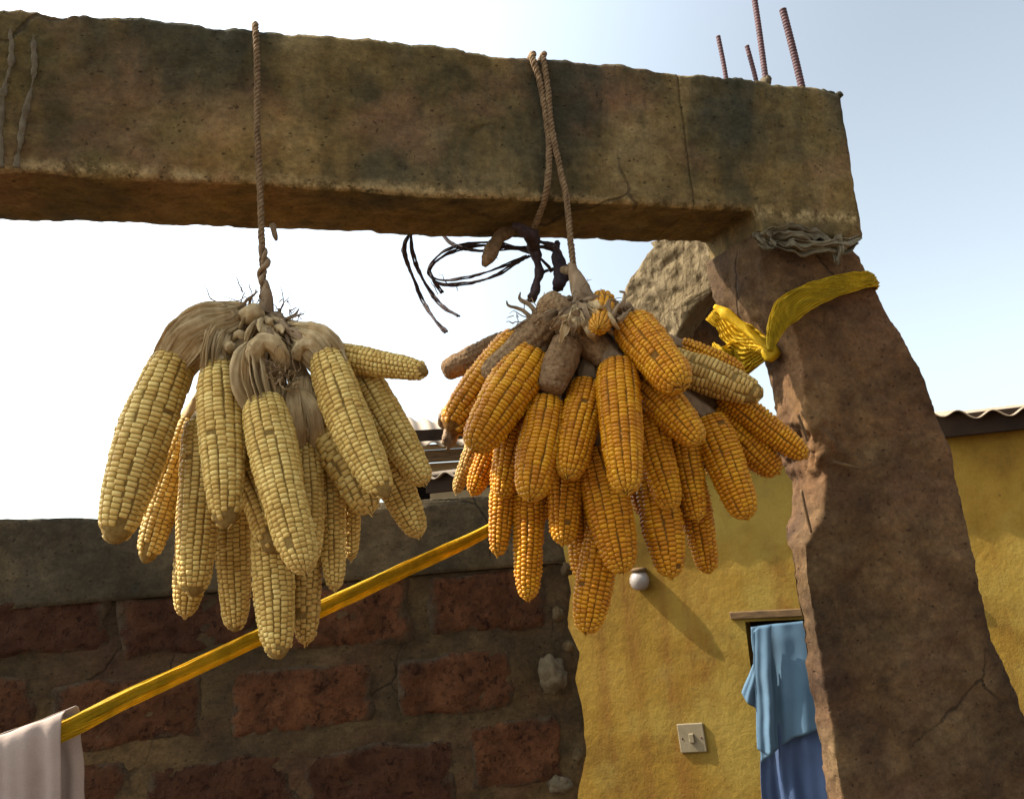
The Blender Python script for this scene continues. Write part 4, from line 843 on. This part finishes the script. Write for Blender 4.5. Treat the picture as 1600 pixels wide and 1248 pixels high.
# yellow plastic strap used as clothes line
strap = empty('yellow_strap', P(1205, 545, 1.33), 'yellow plastic strap tied round the pillar and stretched down left as a clothes line', 'strap')
band = [(1360, 436), (1330, 441), (1290, 452), (1250, 470), (1224, 492), (1210, 520), (1203, 548)]
pts = [onplane(x, y, O-NB*(.012 if i_ < 5 else .01), NB) for i_, (x, y) in enumerate(band)]
pts = [W([sz(1372, 434)[0]], [.07], [pts[0][2]+.004])[0], W([sz(1371, 434)[0]], [.012], [pts[0][2]+.002])[0]]+pts
def fibre_ribbon(name, path, widths, nw, folds, amp, seed, parent, mat=STRAP, th=.0007, **k):
    V, Fc = ribbon(path, widths, nw, folds, amp, seed=seed, **k); return solid(mk(name, V, Fc, mat, parent), th)
kx = 1.3/F
fibre_ribbon('band', smooth_path(pts, 70), [22*kx, 24*kx, 30*kx, 36*kx, 42*kx, 44*kx, 26*kx, 8*kx], 60, 9, .0022, 1, strap, noise=.0009, nsc=50)
fibre_ribbon('band', smooth_path([p-NB*.002+ZU*.0 for p in pts], 70), [10*kx, 14*kx, 22*kx, 30*kx, 34*kx, 36*kx, 20*kx, 6*kx], 50, 11, .0026, 5, strap, noise=.0009, nsc=40)
kn = [(1206, 548, 1.30), (1185, 540, 1.33), (1150, 520, 1.36), (1112, 490, 1.38)]
fibre_ribbon('knot_tail', smooth_path([P(*p) for p in kn], 40), [10*kx, 34*kx, 56*kx, 46*kx, 22*kx], 44, 7, .0035, 2, strap, noise=.005, nsc=28)
fibre_ribbon('knot_tail', smooth_path([P(*p) for p in [(1206, 550, 1.31), (1180, 556, 1.32), (1150, 560, 1.34), (1122, 556, 1.35)]], 40), [10*kx, 30*kx, 42*kx, 40*kx, 20*kx], 40, 6, .004, 3, strap, noise=.006, nsc=30)
V, Fc = tube(smooth_path([P(1206, 549, 1.30), P(1175, 522, 1.32), (P(1140, 494, 1.34)), P(1116, 478, 1.35)], 26), [.003, .006, .007, .009, .004], 20, 7, .2, noise=.0012); mk('knot_fold', V, Fc, STRAP, strap)
lump('knot_bulb', P(1203, 552, 1.31), (.013, .012, .014), STRAP, 5, strap, .25, 12)
for k in range(6):
    x = 1115+k*7+3*math.sin(k*5); fibre_ribbon('knot_frill', smooth_path([P(x+30, 545+k*3, 1.34), P(x+12, 548+k*2, 1.33), P(x, 538+k*5, 1.34)], 14), [.006, .014, .006], 10, 3, .002, k, strap, noise=.003, nsc=60)
lp = [(1204, 551, 1.32), (1120, 612, 1.36), (1000, 690, 1.40), (880, 762, 1.38), (757, 834, 1.30), (640, 888, 1.225), (520, 945, 1.17), (415, 992, 1.12), (300, 1046, 1.07), (200, 1094, 1.03), (105, 1140, 1.0), (40, 1166, .985), (-120, 1225, .95)]
pth = smooth_path([P(*p) for p in lp], 200)
wl_ = np.array([10, 16, 18, 18, 19, 25, 26, 27, 28, 30, 33, 33, 33])*np.array([p[2] for p in lp])/F
fibre_ribbon('line', pth, wl_*.97, 60, 6, .0016, 2, strap, noise=.0006, nsc=25, side=(.1, -.25, 1), curl=.004)
fibre_ribbon('line', pth-np.array([0, .0035, -.0035]), wl_*.55, 40, 7, .0010, 7, strap, noise=.001, nsc=30, side=(.1, -.4, 1), curl=.002)
# pink cloth over the line, lower left
u0, u1 = 0, 0
la = P(-150, 1236, .95); lb_ = P(106, 1136, 1.0)
nc, nr = 90, 50; uu = np.linspace(0, 1, nc); 
cl_ = empty('pink_cloth', P(50, 1150, .985), 'faded pink cotton cloth hanging over the yellow strap in the bottom left corner', 'cloth')
def drape(name, u_a, u_b, drop, sgn, seed, off):
    U = np.linspace(u_a, u_b, nc)[None, :]; Vv = np.linspace(0, 1, nr)[:, None]
    base = la+(lb_-la)*U[..., None]*np.ones_like(Vv)[..., None]
    ang = np.clip(Vv*drop/.02, 0, math.pi/2)
    outw = .010*np.sin(ang)+.012*Vv+.0; dz = np.where(Vv*drop < .0157*2, .016*(np.cos(ang))+.004, .004-(Vv*drop-.0314))
    f_ = (np.sin(U*26+seed+1.5*Vv)+.6*np.sin(U*47+2*seed-2*Vv))*.0055*Vv**.5
    p = base+np.array([.05, -1, 0])*sgn*(outw+off+f_)[..., None]+ZU*dz[..., None]+np.array([.30, 0, 0])*(Vv*drop*.12*(U-.4))[..., None]
    p = p+.0025*np.stack([fbm(p+k*3+seed, 16, 3) for k in range(3)], -1)
    i = np.arange(nr-1)[:, None]*nc; j = np.arange(nc-1)[None, :]
    solid(mk(name, p.reshape(-1, 3), np.stack([i+j, i+j+1, i+nc+j+1, i+nc+j], -1).reshape(-1, 4), PINK, cl_), .0012)
drape('front_fall', 0, 1.0, .5, 1, 1, 0.004); drape('back_fall', 0, 1.06, .55, -1, 4, .002)

# old cement sack squeezed between the beam and the pillar head
sk = empty('cement_sack', on_beam(1260, 385), 'crumpled grey cement sack squeezed between beam end and pillar top', 'sack')
for pts, ws, sd_ in (([(1188, 372), (1225, 368), (1262, 376), (1300, 380), (1338, 378)], [18, 30, 36, 30, 14], 1), ([(1215, 378), (1250, 388), (1285, 392), (1312, 398)], [10, 24, 26, 26], 2), ([(1296, 380), (1304, 396), (1300, 412)], [36, 26, 8], 3), ([(1195, 366), (1200, 380), (1204, 392)], [26, 18, 8], 4)):
    fibre_ribbon('sack_fold', smooth_path([on_beam(x, y, .009+.003*sd_) for x, y in pts], 40), [q*kx for q in ws], 50, 1.6, .004, sd_, sk, mat=SACK, noise=.010, nsc=26, th=.0012)
